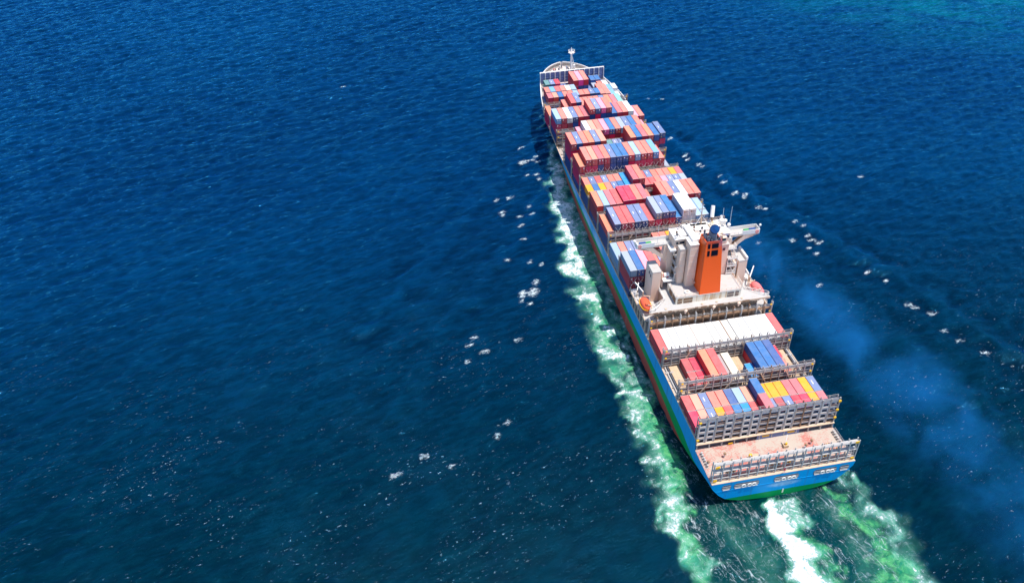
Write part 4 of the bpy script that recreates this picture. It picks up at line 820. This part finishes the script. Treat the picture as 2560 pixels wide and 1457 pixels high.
row('first bay ahead of the bridge', 62.2, 73.6, 'GBPRSaRS........', {'*': 23.95, 4: 21.2, 5: 21.2, 6: 21.2, 7: 21.2})
row('second bay ahead of the bridge', 74.8, 86.4, 'HSaa..SSMSRS....', {'*': 18.8, 6: 20.9, 7: 20.9, 8: 20.9, 9: 20.9, 10: 20.9, 11: 20.9})
row('third bay ahead of the bridge', 89.3, 101.0, 'OaRRAAR' 'GABBWWHH.', {'*': 24.4, 0: 21.7, 6: 24.2, 7: 26.9, 8: 26.9, 9: 26.9, 10: 24.1, 11: 26.9, 12: 26.9, 13: 23.9, 14: 23.9})
row('fourth bay ahead of the bridge', 103.8, 114.8, 'OHNRCCSNS.SSAWSS', {'*': 24.0, 0: 23.5, 1: 23.5, 2: 23.5, 3: 23.5, 4: 24.4, 5: 24.4, 6: 24.4, 7: 24.4, 8: 21.5, 10: 24.3, 11: 24.3})
row('rear row of the fifth bay ahead', 116.9, 122.3, 'MBMSAB...RSPAaG.'[:9]+'RRSPaAG', {'*': 22.1})
row('front row of the fifth bay ahead', 122.45, 127.9, 'SARaSS...RASSSMN', {'*': 22.1})
row('fifth bay ahead of the bridge', 116.9, 127.9, '......VNS.......', {'*': 25.2, 6: 22.4})
row('sixth bay ahead of the bridge', 130.8, 142.0, 'OSLNSABBSHSSYSG.', {'*': 28.0, 0: 25.4, 13: 25.1, 14: 20.8})
row('seventh bay ahead of the bridge', 145.2, 156.0, 'SASOAL....OBNOBA', {'*': 27.9, 15: 28.4})
row('rear row of the seventh bay ahead', 145.2, 150.5, '......aTaa......', {'*': 22.4})
row('front row of the seventh bay ahead', 150.7, 156.0, '......aEaA......', {'*': 22.4})
row('eighth bay ahead of the bridge', 158.5, 169.3, '...PWLSPBSGAB' 'SP.', {'*': 25.8, 3: 23.2, 14: 23.2})
row('ninth bay ahead of the bridge', 172.7, 183.6, 'HSWASNSaPS' 'BNSWPS', {'*': 26.1, 6: 29.0, 7: 29.0, 8: 29.0, 9: 29.0, 14: 23.4, 15: 23.4})
row('tenth bay ahead of the bridge', 186.5, 197.3, 'O..SRASSSSAONT..', {'*': 23.7, 0: 21.2, 3: 23.5, 4: 26.4, 5: 26.4})
row('rear row of the eleventh bay ahead', 200.3, 206.0, '.NLBSSHSSABSSYW.', {'*': 23.6, 11: 23.0, 12: 22.8, 13: 22.2, 14: 21})
row('front row of the eleventh bay ahead', 206.2, 212.0, '.SYRSIH....SSYW.', {'*': 23.9, 11: 23.0, 12: 22.8, 13: 22.2, 14: 22.4})
row('foremost bay behind the breakwater', 213.0, 224.3, '.......SPS......', {'*': 25.2})
row('low row behind the breakwater', 218.6, 224.3, '..EaC......BB...', {'*': 22.1})
row('low row just aft of the breakwater stacks', 213.0, 218.6, '...........GSW..', {'*': 20.7, 12: 21.3, 13: 21.5})

items = []
def top_at(col, y):
    best = 0
    for (ph, a, b, codes, zt) in ROWS:
        if a-.1 <= y <= b+.1 and col in zt: best = max(best, zt[col])
    return best
random.seed(21)
LOWPAL = 'CCRDCSKBARDNCKGR'
for (ph, a, b, codes, zt) in ROWS:
    for col, z in zt.items():
        base = BASE if a < 198 else (17.6 if a < 212 else 19.3)
        if a > 184 and a < 198: base = 14
        n = max(1, round((z-base)/2.72)); h = (z-base)/n
        if n == 1: h = z-base
        for t in range(n):
            ztop = z - t*h; ym = (a+b)/2
            left = (col == 0) or top_at(col-1, ym) < ztop-.5
            aft = top_at(col, a-4) < ztop - .3 - (1.9 if a > 28 else 1.2)
            right = (col == 15) or top_at(col+1, ym) < ztop-.5
            vis = t == 0 or left or (aft and top_at(col, a-4) - 1.9 < ztop)
            if not vis and not (right or t == 1): continue
            code = codes[col] if t == 0 else random.choice(LOWPAL)
            if t and col == 0: code = {62: 'R', 74: 'G', 89: 'K', 103: 'D', 116: 'K', 122: 'K', 130: 'C', 145: 'C', 172: 'C', 186: 'C'}.get(int(a), 'C') if t < 3 else random.choice('KCK')
            if codes[col] == 'W' and t == 1: code = 'W' if random.random() < .4 else 'D'
            d = math.hypot(a+134, 0)
            size = (b-a)*(1 if t == 0 else .45 if left and t > 0 else .18) / d**1.1
            if not vis: size = 0
            items.append(dict(ph=ph, a=a, b=b, col=col, z0=ztop-h, h=h, code=code, t=t, n=n, left=left, aft=aft, size=size))
items.sort(key=lambda i: -i['size'])
main, rest = items[:298], items[298:]
print('containers', len(items), 'individual', len(main))
cache = {}
def body_mesh(L, h, code):
    mark = code in 'Aa'; key = (round(L, 1), round(h, 2), mark, code == 'W')
    if key in cache: return cache[key]
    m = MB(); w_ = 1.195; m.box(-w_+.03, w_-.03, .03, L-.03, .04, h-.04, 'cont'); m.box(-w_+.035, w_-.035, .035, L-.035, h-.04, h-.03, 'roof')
    for s in (-1, 1):   # rails, posts, castings
        for y in (.0, L-.16):
            m.box(min(s*w_, s*(w_-.14)), max(s*w_, s*(w_-.14)), y, y+.16, .0, h-.005, 'cont')
            m.box(min(s*(w_+.004), s*(w_-.17)), max(s*(w_+.004), s*(w_-.17)), y-.006, y+.176, h-.13, h+.004, 'deck_grey')
        m.box(min(s*w_, s*(w_-.06)), max(s*w_, s*(w_-.06)), .17, L-.17, h-.08, h-.008, 'cont')
    for y in (.01, L-.09): m.box(-w_+.15, w_-.15, y, y+.08, h-.08, h-.006, 'deck_grey' if not key[3] else 'rust')
    if mark and L > 5: m.box(-.28, -.02, L*.46, L*.46+1.5, h-.028, h-.02, 'white')
    me = m.mesh('container_body'); cache[key] = me; return me
def door_mesh(side, h, var):
    key = ('door', side, round(h, 2), var)
    if key in cache: return cache[key]
    m = MB(); x0, x1 = (-1.08, -.02) if side < 0 else (.02, 1.08)
    m.box(x0, x1, -.02, .028, .14, h-.16, 'cont')
    for q in (.28, .75):
        x = x0+(x1-x0)*q; m.box(x-.035, x+.035, -.07, -.022, .1, h-.1, 'steel')
        m.box(x-.07, x+.14, -.09, -.071, h*.42, h*.42+.06, 'steel')
    xe = x0 if side < 0 else x1
    m.box(xe-.05, xe+.05, -.025, .02, .0, h-.02, 'black'); m.box(x0, x1, -.015, .02, .0, .13, 'black')
    for k in range(4): m.box(xe-.07, xe+.07, -.04, -.026, .35+k*(h-.8)/3, .45+k*(h-.8)/3, 'steel')
    if var == 1: m.box(x0+.33, x0+.78, -.03, -.021, h*.62, h*.62+.4, 'white')
    if var == 2: m.box(x0+.35, x0+.7, -.03, -.021, h*.25, h*.25+.35, 'yellow'); m.box(x0+.4, x0+.72, -.03, -.021, h*.72, h*.72+.25, 'white')
    if var == 3: m.box(x0+.35, x0+.66, -.03, -.021, h*.5, h*.5+.3, 'ledge')
    me = m.mesh('container_door'); cache[key] = me; return me
def reefer_mesh(h):
    key = ('reef', round(h, 2))
    if key in cache: return cache[key]
    m = MB(); m.box(-1.06, 1.06, -.03, .028, .12, h-.12, 'white'); m.box(-.9, .9, -.05, -.031, .25, h*.42, 'deck_grey'); m.box(-.45, .45, -.06, -.051, h*.5, h*.8, 'grey')
    m.box(-.9, -.5, -.06, -.031, h*.5, h*.8, 'rust'); m.box(.5, .9, -.06, -.031, h*.55, h*.75, 'deck_grey'); me = m.mesh('refrigeration_unit'); cache[key] = me; return me
ORD = ['first', 'second', 'third', 'fourth', 'fifth', 'sixth', 'seventh', 'eighth', 'ninth', 'tenth', 'eleventh', 'twelfth', 'thirteenth', 'fourteenth', 'fifteenth', 'sixteenth']
TIER = ['top', 'one below top', 'two below top', 'three below top', 'four below top', 'five below top']
ROOF = [(.5, .5, .5)]
def link(me, name, parent, col, loc=(0,0,0)):
    o = bpy.data.objects.new(name, me); C.objects.link(o); o.color = (*col, 1); o['roof_colour'] = ROOF[0]
    if parent is not None: o.parent = parent
    o.location = loc; return o
random.seed(77)
for it in main:
    cn, colr, roof = PAL[it['code']]; j = random.uniform(.9, 1.1); k = random.uniform(-.02, .02)
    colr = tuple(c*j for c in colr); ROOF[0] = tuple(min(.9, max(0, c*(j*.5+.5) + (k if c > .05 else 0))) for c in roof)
    x = -20.16 + 2.52*it['col'] + 1.26; L = it['b']-it['a']; h = it['h']; loc = (x, it['a'], it['z0'])
    me = body_mesh(L, h, it['code'])
    near = it['a'] < 200
    if it['aft'] and near or (it['col'] == 0 and it['code'] == 'C' and it['t'] > 0):
        o = empty('shipping_container', loc); link(me, 'container_body', o, colr)
        if it['aft']:
            if it['code'] in 'Ww' and L > 7: link(reefer_mesh(h), 'refrigeration_unit', o, colr)
            else:
                for s in (-1, 1): link(door_mesh(s, h, random.choice((0, 1, 2, 3, 3, 1))), 'container_door', o, colr)
    else:
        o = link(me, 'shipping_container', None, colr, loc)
    # position counted in sixteen slots from the left (port) side
    lab = '%s container, %s, %s slot from left, %s' % (cn, TIER[it['t']], ORD[it['col']], it['ph'])
    if it['n'] == 1: lab = '%s container, %s slot from left, %s' % (cn, ORD[it['col']], it['ph'])
    if len(lab.split()) > 16: print('LONG', lab)
    tag(o, lab, 'shipping container', 'shipping containers stacked on the ship')
# all further containers, mostly hidden inside the stacks
g = MB(); low = {}
for cde in PAL: low[cde] = None
for it in rest:
    c = it['code']
    if low[c] is None: low[c] = mat('container_%s' % PAL[c][0].replace(' ', '_').replace('-', '_'), PAL[c][1], .55, wear=.2)
    x = -20.16 + 2.52*it['col'] + 1.26; g.box(x-1.2, x+1.2, it['a'], it['b'], it['z0']+.02, it['z0']+it['h']-.02, low[c])
    if it['aft']:
        for q in (-.8, -.3, .3, .8): g.box(x+q-.03, x+q+.03, it['a']-.05, it['a']-.003, it['z0']+.1, it['z0']+it['h']-.1, 'steel')
if rest:
    o = g.build('stacked_containers'); tag(o, 'further mixed-colour containers deep inside and beneath the deck stacks', 'shipping containers', kind='stuff')
# lashing rods crossing the exposed stack ends
lr = MB(); random.seed(6)
for (y, z0, cols) in [(130.3, 20.6, range(1, 14)), (88.9, 20.0, range(1, 11)), (172.3, 20.8, range(6, 10)), (61.9, 17.6, range(0, 3))]:
    for c_ in cols:
        x = -20.16+2.52*c_
        lr.bar((x+.2, y-.2, z0), (x+2.3, y, z0+3.4), .06, 'white'); lr.bar((x+2.3, y-.2, z0), (x+.2, y, z0+3.4), .06, 'white')
lr.build('lashing_rods', ship)

# ------------------------------------------------------------------ the sea
def axis(lo, hi, step, far, k=26):
    a = list(np.arange(lo, hi+step/2, step)); g_ = np.geomspace(step*2, far, k)
    return np.array([lo-q for q in g_[::-1]] + a + [hi+q for q in g_])
xs = axis(-430, 370, 1.1, 22000); ys_ = axis(-62, 575, 1.1, 22000)
X, Y = np.meshgrid(xs, ys_); nx, ny = len(xs), len(ys_)
N = 512; TL = 300.0
rng = np.random.default_rng(5)
kx = np.fft.fftfreq(N, TL/N)*2*np.pi; KX, KY = np.meshgrid(kx, kx); K = np.hypot(KX, KY); K[0, 0] = 1e-6
wd = R(112); Lw = 1.0
cosf = (KX*math.cos(wd)+KY*math.sin(wd))/K
Ph = np.exp(-1/(K*Lw)**2)/K**4*(np.abs(cosf)**3+.04)*np.exp(-(K*.3)**2)
wd2 = R(128); c2 = (KX*math.cos(wd2)+KY*math.sin(wd2))/K
Ph2 = np.exp(-((K-2*np.pi/19)/.07)**2)*np.abs(c2)**14
def field(P, s):
    h = np.real(np.fft.ifft2(np.sqrt(P)*(rng.normal(size=P.shape)+1j*rng.normal(size=P.shape)))); return h/h.std()*s
Hf = field(Ph, .17) + field(Ph2, .07)
def samp(F, x, y):
    fx = (x/TL*N) % N; fy = (y/TL*N) % N; i = np.floor(fx).astype(int); j = np.floor(fy).astype(int); a = fx-i; b = fy-j; i1 = (i+1) % N; j1 = (j+1) % N; i %= N; j %= N
    return F[j, i]*(1-a)*(1-b)+F[j, i1]*a*(1-b)+F[j1, i]*(1-a)*b+F[j1, i1]*a*b
Z = samp(Hf, X, Y) + .5*samp(Hf, Y*.83+41, -X*.83+7)*.5
def fade(v, lo, hi, w_): return np.clip((v-lo+w_)/w_, 0, 1)*np.clip((hi+w_-v)/w_, 0, 1)
Z *= fade(X, -430, 370, 40)*fade(Y, -62, 575, 40)
def segd(px, py, A, B):
    ax, ay = A[:2]; bx, by = B[:2]; dx, dy = bx-ax, by-ay; t = np.clip(((px-ax)*dx+(py-ay)*dy)/(dx*dx+dy*dy+1e-9), 0, 1)
    return np.hypot(px-ax-t*dx, py-ay-t*dy), t
SW = np.zeros_like(X)
# bow waves spreading both ways from the ship
for pts, amp in [([(-17, 212), (-42, 178), (-79, 124), (-112, 80)], .55), ([(20, 216), (43, 183), (55, 137), (72, 98), (85, 66), (92, 41), (102, 10), (118, -40)], .75), ([(-24, 160), (-52, 118), (-78, 84), (-102, 40)], .45), ([(28, 160), (44, 110), (62, 50), (78, -10)], .4)]:
    best = np.full(X.shape, 1e9)
    for A, B in zip(pts, pts[1:]): best = np.minimum(best, segd(X, Y, A, B)[0])
    am = amp*.75*(.35+.9*np.clip(.5+samp(Hf, X*.31+90, Y*.31)*2.2, 0, 1)); wob = 1.6*samp(Hf, X*.5, Y*.5)*6; b2 = best+wob
    rdg = (am*np.exp(-(b2/3.2)**2) - am*.6*np.exp(-((b2-6.5)/3.5)**2))*1.5; Z += rdg; SW += rdg
def lowf(lam, a):
    P = np.exp(-((K-2*np.pi/lam)/(2*np.pi/lam*.6))**2)*(K < 1.6); return field(P, a)
W1, W2, W3, W4 = lowf(15, 1.25), lowf(15, 1.25), lowf(6, .6), lowf(6, .6)
DX = samp(W1, X, Y)+samp(W3, X, Y); DY = samp(W2, X, Y)+samp(W4, X, Y)
fo = np.zeros_like(X); gr = np.zeros_like(X); te = np.zeros_like(X); cp = np.zeros_like(X)
for k_, amp, pts in STR:
    rm = max(p[2] for p in pts)*2.2+2
    x0, x1 = min(p[0] for p in pts)-rm, max(p[0] for p in pts)+rm; y0, y1 = min(p[1] for p in pts)-rm, max(p[1] for p in pts)+rm
    i0, i1 = np.searchsorted(xs, [x0, x1]); j0, j1 = np.searchsorted(ys_, [y0, y1]); sl = (slice(j0, j1), slice(i0, i1))
    if i1 <= i0 or j1 <= j0: continue
    px, py = (X[sl], Y[sl]) if k_ == 'c' else (X[sl]+DX[sl], Y[sl]+DY[sl]); val = np.zeros_like(px)
    for A, B in zip(pts, pts[1:]):
        dd, t = segd(px, py, A, B); rr_ = (A[2]+(B[2]-A[2])*t)
        if k_ == 'c': rr_ = np.maximum(rr_*1.15, 1.35)
        rr_ = rr_*(1.3 if k_ == 'w' else 1); q = np.clip(1.25-dd/rr_, 0, 1.0) if k_ in 'wc' else np.clip(1.6-dd/rr_, 0, 1.2)
        val = np.maximum(val, q*amp)
    T_ = {'w': fo, 'g': gr, 't': te, 'c': cp}[k_]; T_[sl] = np.maximum(T_[sl], val)
Z += .7*np.clip(fo, 0, 1)*(.4+.6*samp(Hf, X*2.3, Y*2.3)) + .15*gr*samp(Hf, X*2, Y*2)
verts = np.stack([X, Y, Z], -1).reshape(-1, 3).astype(np.float32)
idx = np.arange(nx*ny).reshape(ny, nx); q = np.stack([idx[:-1, :-1], idx[:-1, 1:], idx[1:, 1:], idx[1:, :-1]], -1).reshape(-1, 4)
me = bpy.data.meshes.new('sea'); me.vertices.add(len(verts)); me.vertices.foreach_set('co', verts.ravel())
me.loops.add(q.size); me.loops.foreach_set('vertex_index', q.ravel().astype(np.int32)); me.polygons.add(len(q))
me.polygons.foreach_set('loop_start', np.arange(0, q.size, 4, dtype=np.int32)); me.polygons.foreach_set('loop_total', np.full(len(q), 4, dtype=np.int32))
me.polygons.foreach_set('use_smooth', np.ones(len(q), dtype=bool)); me.update(calc_edges=True)
for nm, F in (('foam', fo), ('aerated', gr), ('turbid', te), ('whitecap', cp), ('swell', SW)):
    at = me.attributes.new(nm, 'FLOAT', 'POINT'); at.data.foreach_set('value', F.ravel().astype(np.float32))
sea = bpy.data.objects.new('sea', me); C.objects.link(sea); tag(sea, kind='structure')

m = bpy.data.materials.new('sea_water'); m.use_nodes = True; n = m.node_tree.nodes; l = m.node_tree.links; b = n['Principled BSDF']
def N_(t, **kw):
    x = n.new(t)
    for k_, v in kw.items(): setattr(x, k_, v)
    return x
def attr(nm): a = N_('ShaderNodeAttribute'); a.attribute_name = nm; return a.outputs['Fac']
def math_(op, a, b_=None, clamp=False):
    x = N_('ShaderNodeMath', operation=op); x.use_clamp = clamp
    for i, v in enumerate((a, b_)):
        if v is None: continue
        if isinstance(v, (int, float)): x.inputs[i].default_value = v
        else: l.new(v, x.inputs[i])
    return x.outputs[0]
def rng_(v, a, b_, c=0., d=1.):
    x = N_('ShaderNodeMapRange', interpolation_type='SMOOTHSTEP'); l.new(v, x.inputs[0])
    for i, q_ in enumerate((a, b_, c, d)): x.inputs[i+1].default_value = q_
    return x.outputs[0]
def noise(scale, det=6, rough=.6, dist=0., vec=None, sc=None, lac=2.0):
    x = N_('ShaderNodeTexNoise'); x.inputs['Scale'].default_value = scale; x.inputs['Detail'].default_value = det; x.inputs['Roughness'].default_value = rough; x.inputs['Distortion'].default_value = dist
    mp = N_('ShaderNodeMapping'); mp.inputs['Rotation'].default_value = (0, 0, sc[1] if sc else 0); mp.inputs['Scale'].default_value = sc[0] if sc else (1, 1, 1)
    mp.vector_type = 'TEXTURE' if sc else 'POINT'
    l.new(pos, mp.inputs[0]); l.new(mp.outputs[0], x.inputs['Vector']); return x.outputs[0]
def mixc(fac, a, b_):
    x = N_('ShaderNodeMix', data_type='RGBA'); l.new(fac, x.inputs[0])
    for i, v in ((6, a), (7, b_)):
        if isinstance(v, tuple): x.inputs[i].default_value = (*v, 1)
        else: l.new(v, x.inputs[i])
    return x.outputs[2]
pos = N_('ShaderNodeNewGeometry').outputs['Position']
foam_a, gr_a, te_a, cap_a = attr('foam'), attr('aerated'), attr('turbid'), attr('whitecap')
n1 = noise(.28, 9, .72, 1.2); n2 = noise(1.1, 8, .7, .8)
nn = math_('ADD', math_('MULTIPLY', n1, .6), math_('MULTIPLY', n2, .4))
white = rng_(math_('ADD', math_('MULTIPLY', foam_a, .95), math_('MULTIPLY', math_('SUBTRACT', nn, .5), 5.0)), .42, 1.0)
white = math_('MULTIPLY', white, rng_(foam_a, .03, .45))
soft = math_('MULTIPLY', rng_(math_('ADD', foam_a, math_('MULTIPLY', math_('SUBTRACT', n1, .5), 2.4)), .10, 1.15), rng_(foam_a, .0, .4))
white = math_('MAXIMUM', white, math_('MULTIPLY', soft, .5))
capn = noise(1.1, 9, .78, 1.0, sc=((1.6, .8, 1), R(20)))
caps = rng_(math_('ADD', math_('MULTIPLY', cap_a, .75), math_('MULTIPLY', math_('SUBTRACT', capn, .5), 2.8)), .42, .92)
caps = math_('MULTIPLY', caps, rng_(cap_a, .05, .3))
lace = math_('MAXIMUM', rng_(noise(.5, 10, .8, 2.2), .53, .68), math_('MULTIPLY', rng_(noise(.55, 7, .7, 1.6, sc=((.8, 3.2, 1), R(14))), .53, .66), .8))
lace = math_('MULTIPLY', lace, rng_(noise(.12, 5, .6, 1.), .38, .62))
lace = math_('MULTIPLY', lace, math_('MULTIPLY', math_('ADD', math_('ADD', gr_a, foam_a), math_('MULTIPLY', te_a, .95), True), .75))
wh = math_('MAXIMUM', math_('MAXIMUM', white, caps), lace)
fl = math_('MULTIPLY', rng_(noise(1.5, 6, .72, .3, sc=((2.2, 1.0, 1), R(18))), .622, .68), rng_(noise(.045, 4, .6, .5, sc=((1.6, 1, 1), R(15))), .42, .66))  # white flecks on near water: sun glints painted in, mixed with small whitecaps
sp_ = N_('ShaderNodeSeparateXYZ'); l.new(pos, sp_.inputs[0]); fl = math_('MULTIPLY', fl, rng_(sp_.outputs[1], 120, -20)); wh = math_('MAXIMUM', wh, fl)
# base water colour
big = noise(.006, 3, .5); med = noise(.035, 4, .55)
deep = mixc(rng_(big, .35, .7), (0.0, .015, .054), (0.0, .024, .076))
sep = N_('ShaderNodeSeparateXYZ'); l.new(pos, sep.inputs[0])
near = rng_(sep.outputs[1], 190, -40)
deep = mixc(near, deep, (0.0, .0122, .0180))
teal_patch = N_('ShaderNodeMapping', vector_type='TEXTURE'); teal_patch.inputs['Location'].default_value = (285, 345, 0); teal_patch.inputs['Scale'].default_value = (150, 110, 1); teal_patch.inputs['Rotation'].default_value = (0, 0, R(-25)); l.new(pos, teal_patch.inputs[0])
ln = N_('ShaderNodeVectorMath', operation='LENGTH'); l.new(teal_patch.outputs[0], ln.inputs[0])
sh = math_('MULTIPLY', rng_(ln.outputs['Value'], 1.15, .1), rng_(med, .3, .65))
deep = mixc(sh, deep, (0.0, .075, .095))  # soft teal patch in the far water to starboard
crA = noise(.5, 3, .55, .3, sc=((2.6, 1.0, 1), R(20))); crD = noise(.16, 4, .6, .5, sc=((2.4, 1.0, 1), R(16)))
crest_light = rng_(math_('ADD', math_('MULTIPLY', crA, .55), math_('MULTIPLY', crD, .45)), .40, .62)  # sky light on the wavelets, painted as paler streaks in the water colour
dk = N_('ShaderNodeVectorMath', operation='SCALE'); l.new(deep, dk.inputs[0]); l.new(math_('ADD', math_('MULTIPLY', crest_light, .55), math_('ADD', .70, math_('MULTIPLY', attr('swell'), .5))), dk.inputs['Scale']); deep = dk.outputs[0]  # bow waves too: ridges painted lighter, troughs darker
tfac = math_('MULTIPLY', rng_(te_a, .0, 1.2), rng_(noise(.05, 7, .6, .8), .2, .6)); tfac = math_('MINIMUM', tfac, .85)
col_ = mixc(tfac, deep, (0.0, .036, .034))
gn = rng_(noise(.10, 8, .66, 1.0), .38, .62)
gfac = math_('MULTIPLY', rng_(math_('ADD', gr_a, math_('MULTIPLY', math_('SUBTRACT', gn, .5), 1.1)) , .20, 1.6), .95, True); gfac = math_('MULTIPLY', gfac, rng_(gr_a, .0, .9))
green = mixc(rng_(n1, .35, .7), (.004, .15, .075), (.11, .42, .14))
col_ = mixc(gfac, col_, green)
frn = math_('MULTIPLY', rng_(foam_a, .0, .6), .55); col_ = mixc(frn, col_, (.08, .40, .24))
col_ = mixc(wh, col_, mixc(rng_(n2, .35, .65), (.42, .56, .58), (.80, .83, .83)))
# ripples
rA = noise(.6, 5, .62, .3, sc=((2.6, 1.0, 1), R(20))); rB = noise(2.2, 5, .65, .3, sc=((1.8, 1.0, 1), R(35)))
rD = noise(.16, 4, .6, .5, sc=((2.4, 1.0, 1), R(16))); hgt = math_('ADD', math_('ADD', math_('MULTIPLY', rA, .55), math_('MULTIPLY', rD, 1.3)), math_('MULTIPLY', rB, .14)); rC = noise(6.0, 3, .6, .2, sc=((1.5, 1.0, 1), R(30))); hgt = math_('ADD', hgt, math_('MULTIPLY', rC, .06)); hgt = math_('ADD', hgt, math_('MULTIPLY', wh, .25))
bp = N_('ShaderNodeBump'); bp.inputs['Strength'].default_value = .75; bp.inputs['Distance'].default_value = 1.0
l.new(hgt, bp.inputs['Height'])
n.remove(b); out = [x for x in n if x.type == 'OUTPUT_MATERIAL'][0]
df = N_('ShaderNodeBsdfDiffuse'); l.new(col_, df.inputs['Color']); l.new(bp.outputs[0], df.inputs['Normal'])
gl = N_('ShaderNodeBsdfGlossy'); gl.inputs['Color'].default_value = (.06, .50, 1.0, 1); gl.inputs['Roughness'].default_value = .05; l.new(bp.outputs[0], gl.inputs['Normal'])
fr_ = N_('ShaderNodeFresnel'); fr_.inputs['IOR'].default_value = 1.333; l.new(bp.outputs[0], fr_.inputs['Normal'])
fk = math_('MULTIPLY', fr_.outputs[0], math_('SUBTRACT', 1.0, math_('MULTIPLY', wh, .9)))
ms = N_('ShaderNodeMixShader'); l.new(fk, ms.inputs[0]); l.new(df.outputs[0], ms.inputs[1]); l.new(gl.outputs[0], ms.inputs[2]); l.new(ms.outputs[0], out.inputs['Surface'])
me.materials.append(m)
# sea bed so the sea has depth below (dark)
# ------------------------------------------------------------------ funnel smoke drifting down along the starboard side
def smoke(name, pts, dens, label):
    mb = MB(); mb.tube([p[:3] for p in pts], [p[3] for p in pts], 'white', 14)
    o = mb.build(name); tag(o, label, 'smoke', kind='stuff')
    m = bpy.data.materials.new(name + '_volume'); m.use_nodes = True; n = m.node_tree.nodes; l = m.node_tree.links
    for x in list(n):
        if x.type == 'BSDF_PRINCIPLED': n.remove(x)
    out = [x for x in n if x.type == 'OUTPUT_MATERIAL'][0]
    v = n.new('ShaderNodeVolumePrincipled'); v.inputs['Color'].default_value = (.03, .38, .92, 1)
    v.inputs['Anisotropy'].default_value = 0.0
    g = n.new('ShaderNodeNewGeometry'); acc = None
    for a, b in zip(pts, pts[1:]):      # soft edge: distance to the plume's axis
        A = Vector(a[:3]); B = Vector(b[:3]); D = B-A; L = D.length
        sub = n.new('ShaderNodeVectorMath'); sub.operation = 'SUBTRACT'; l.new(g.outputs['Position'], sub.inputs[0]); sub.inputs[1].default_value = A
        dt = n.new('ShaderNodeVectorMath'); dt.operation = 'DOT_PRODUCT'; l.new(sub.outputs[0], dt.inputs[0]); dt.inputs[1].default_value = D/(L*L)
        cl = n.new('ShaderNodeClamp'); l.new(dt.outputs['Value'], cl.inputs[0])
        sc = n.new('ShaderNodeVectorMath'); sc.operation = 'SCALE'; sc.inputs[0].default_value = D; l.new(cl.outputs[0], sc.inputs['Scale'])
        s2 = n.new('ShaderNodeVectorMath'); s2.operation = 'SUBTRACT'; l.new(sub.outputs[0], s2.inputs[0]); l.new(sc.outputs[0], s2.inputs[1])
        ln = n.new('ShaderNodeVectorMath'); ln.operation = 'LENGTH'; l.new(s2.outputs[0], ln.inputs[0])
        rr = n.new('ShaderNodeMapRange'); rr.inputs[3].default_value = a[3]; rr.inputs[4].default_value = b[3]; l.new(cl.outputs[0], rr.inputs[0])
        dv = n.new('ShaderNodeMath'); dv.operation = 'DIVIDE'; l.new(ln.outputs['Value'], dv.inputs[0]); l.new(rr.outputs[0], dv.inputs[1])
        if acc is None: acc = dv.outputs[0]
        else: mn = n.new('ShaderNodeMath'); mn.operation = 'MINIMUM'; l.new(acc, mn.inputs[0]); l.new(dv.outputs[0], mn.inputs[1]); acc = mn.outputs[0]
    fo_ = n.new('ShaderNodeMapRange'); fo_.interpolation_type = 'SMOOTHSTEP'; l.new(acc, fo_.inputs[0]); fo_.inputs[1].default_value = .95; fo_.inputs[2].default_value = .15
    t = n.new('ShaderNodeTexNoise'); t.inputs['Scale'].default_value = 1.3/pts[len(pts)//2][3]; t.inputs['Detail'].default_value = 5; t.inputs['Distortion'].default_value = .6; l.new(g.outputs['Position'], t.inputs[0])
    nr = n.new('ShaderNodeMapRange'); nr.inputs[1].default_value = .42; nr.inputs[2].default_value = .66; l.new(t.outputs[0], nr.inputs[0])
    mu = n.new('ShaderNodeMath'); mu.operation = 'MULTIPLY'; l.new(fo_.outputs[0], mu.inputs[0]); l.new(nr.outputs[0], mu.inputs[1])
    m2 = n.new('ShaderNodeMath'); m2.operation = 'MULTIPLY'; l.new(mu.outputs[0], m2.inputs[0]); m2.inputs[1].default_value = dens
    sy = n.new('ShaderNodeSeparateXYZ'); l.new(g.outputs['Position'], sy.inputs[0]); ry = n.new('ShaderNodeMapRange'); l.new(sy.outputs[1], ry.inputs[0]); ry.inputs[1].default_value = -45; ry.inputs[2].default_value = 15; ry.inputs[3].default_value = .4
    m3 = n.new('ShaderNodeMath'); m3.operation = 'MULTIPLY'; l.new(m2.outputs[0], m3.inputs[0]); l.new(ry.outputs[0], m3.inputs[1]); m2 = m3
    l.new(m2.outputs[0], v.inputs['Density']); l.new(v.outputs[0], out.inputs['Volume'])
    o.data.materials.clear(); o.data.materials.append(m); return o
smoke('smoke_plume', [(27, 92, 15, 4.5), (32, 80, 14, 8.5), (34.5, 64, 13, 11), (37.5, 46, 13, 12), (42, 28, 13, 14.5), (45.5, 8, 13, 16), (49, -14, 13, 18), (51, -36, 13, 20), (50, -62, 13, 20)], .046, 'thin blue funnel smoke drifting low over the water right of the ship')
smoke('exhaust_smoke', [(.4, 48.5, 46.0, .9), (.9, 47.5, 47.0, 1.5), (2.2, 46.2, 46.8, 1.9), (3.4, 45.2, 45.6, 1.5)], .30, 'small dark blue puff of smoke at the funnel top')
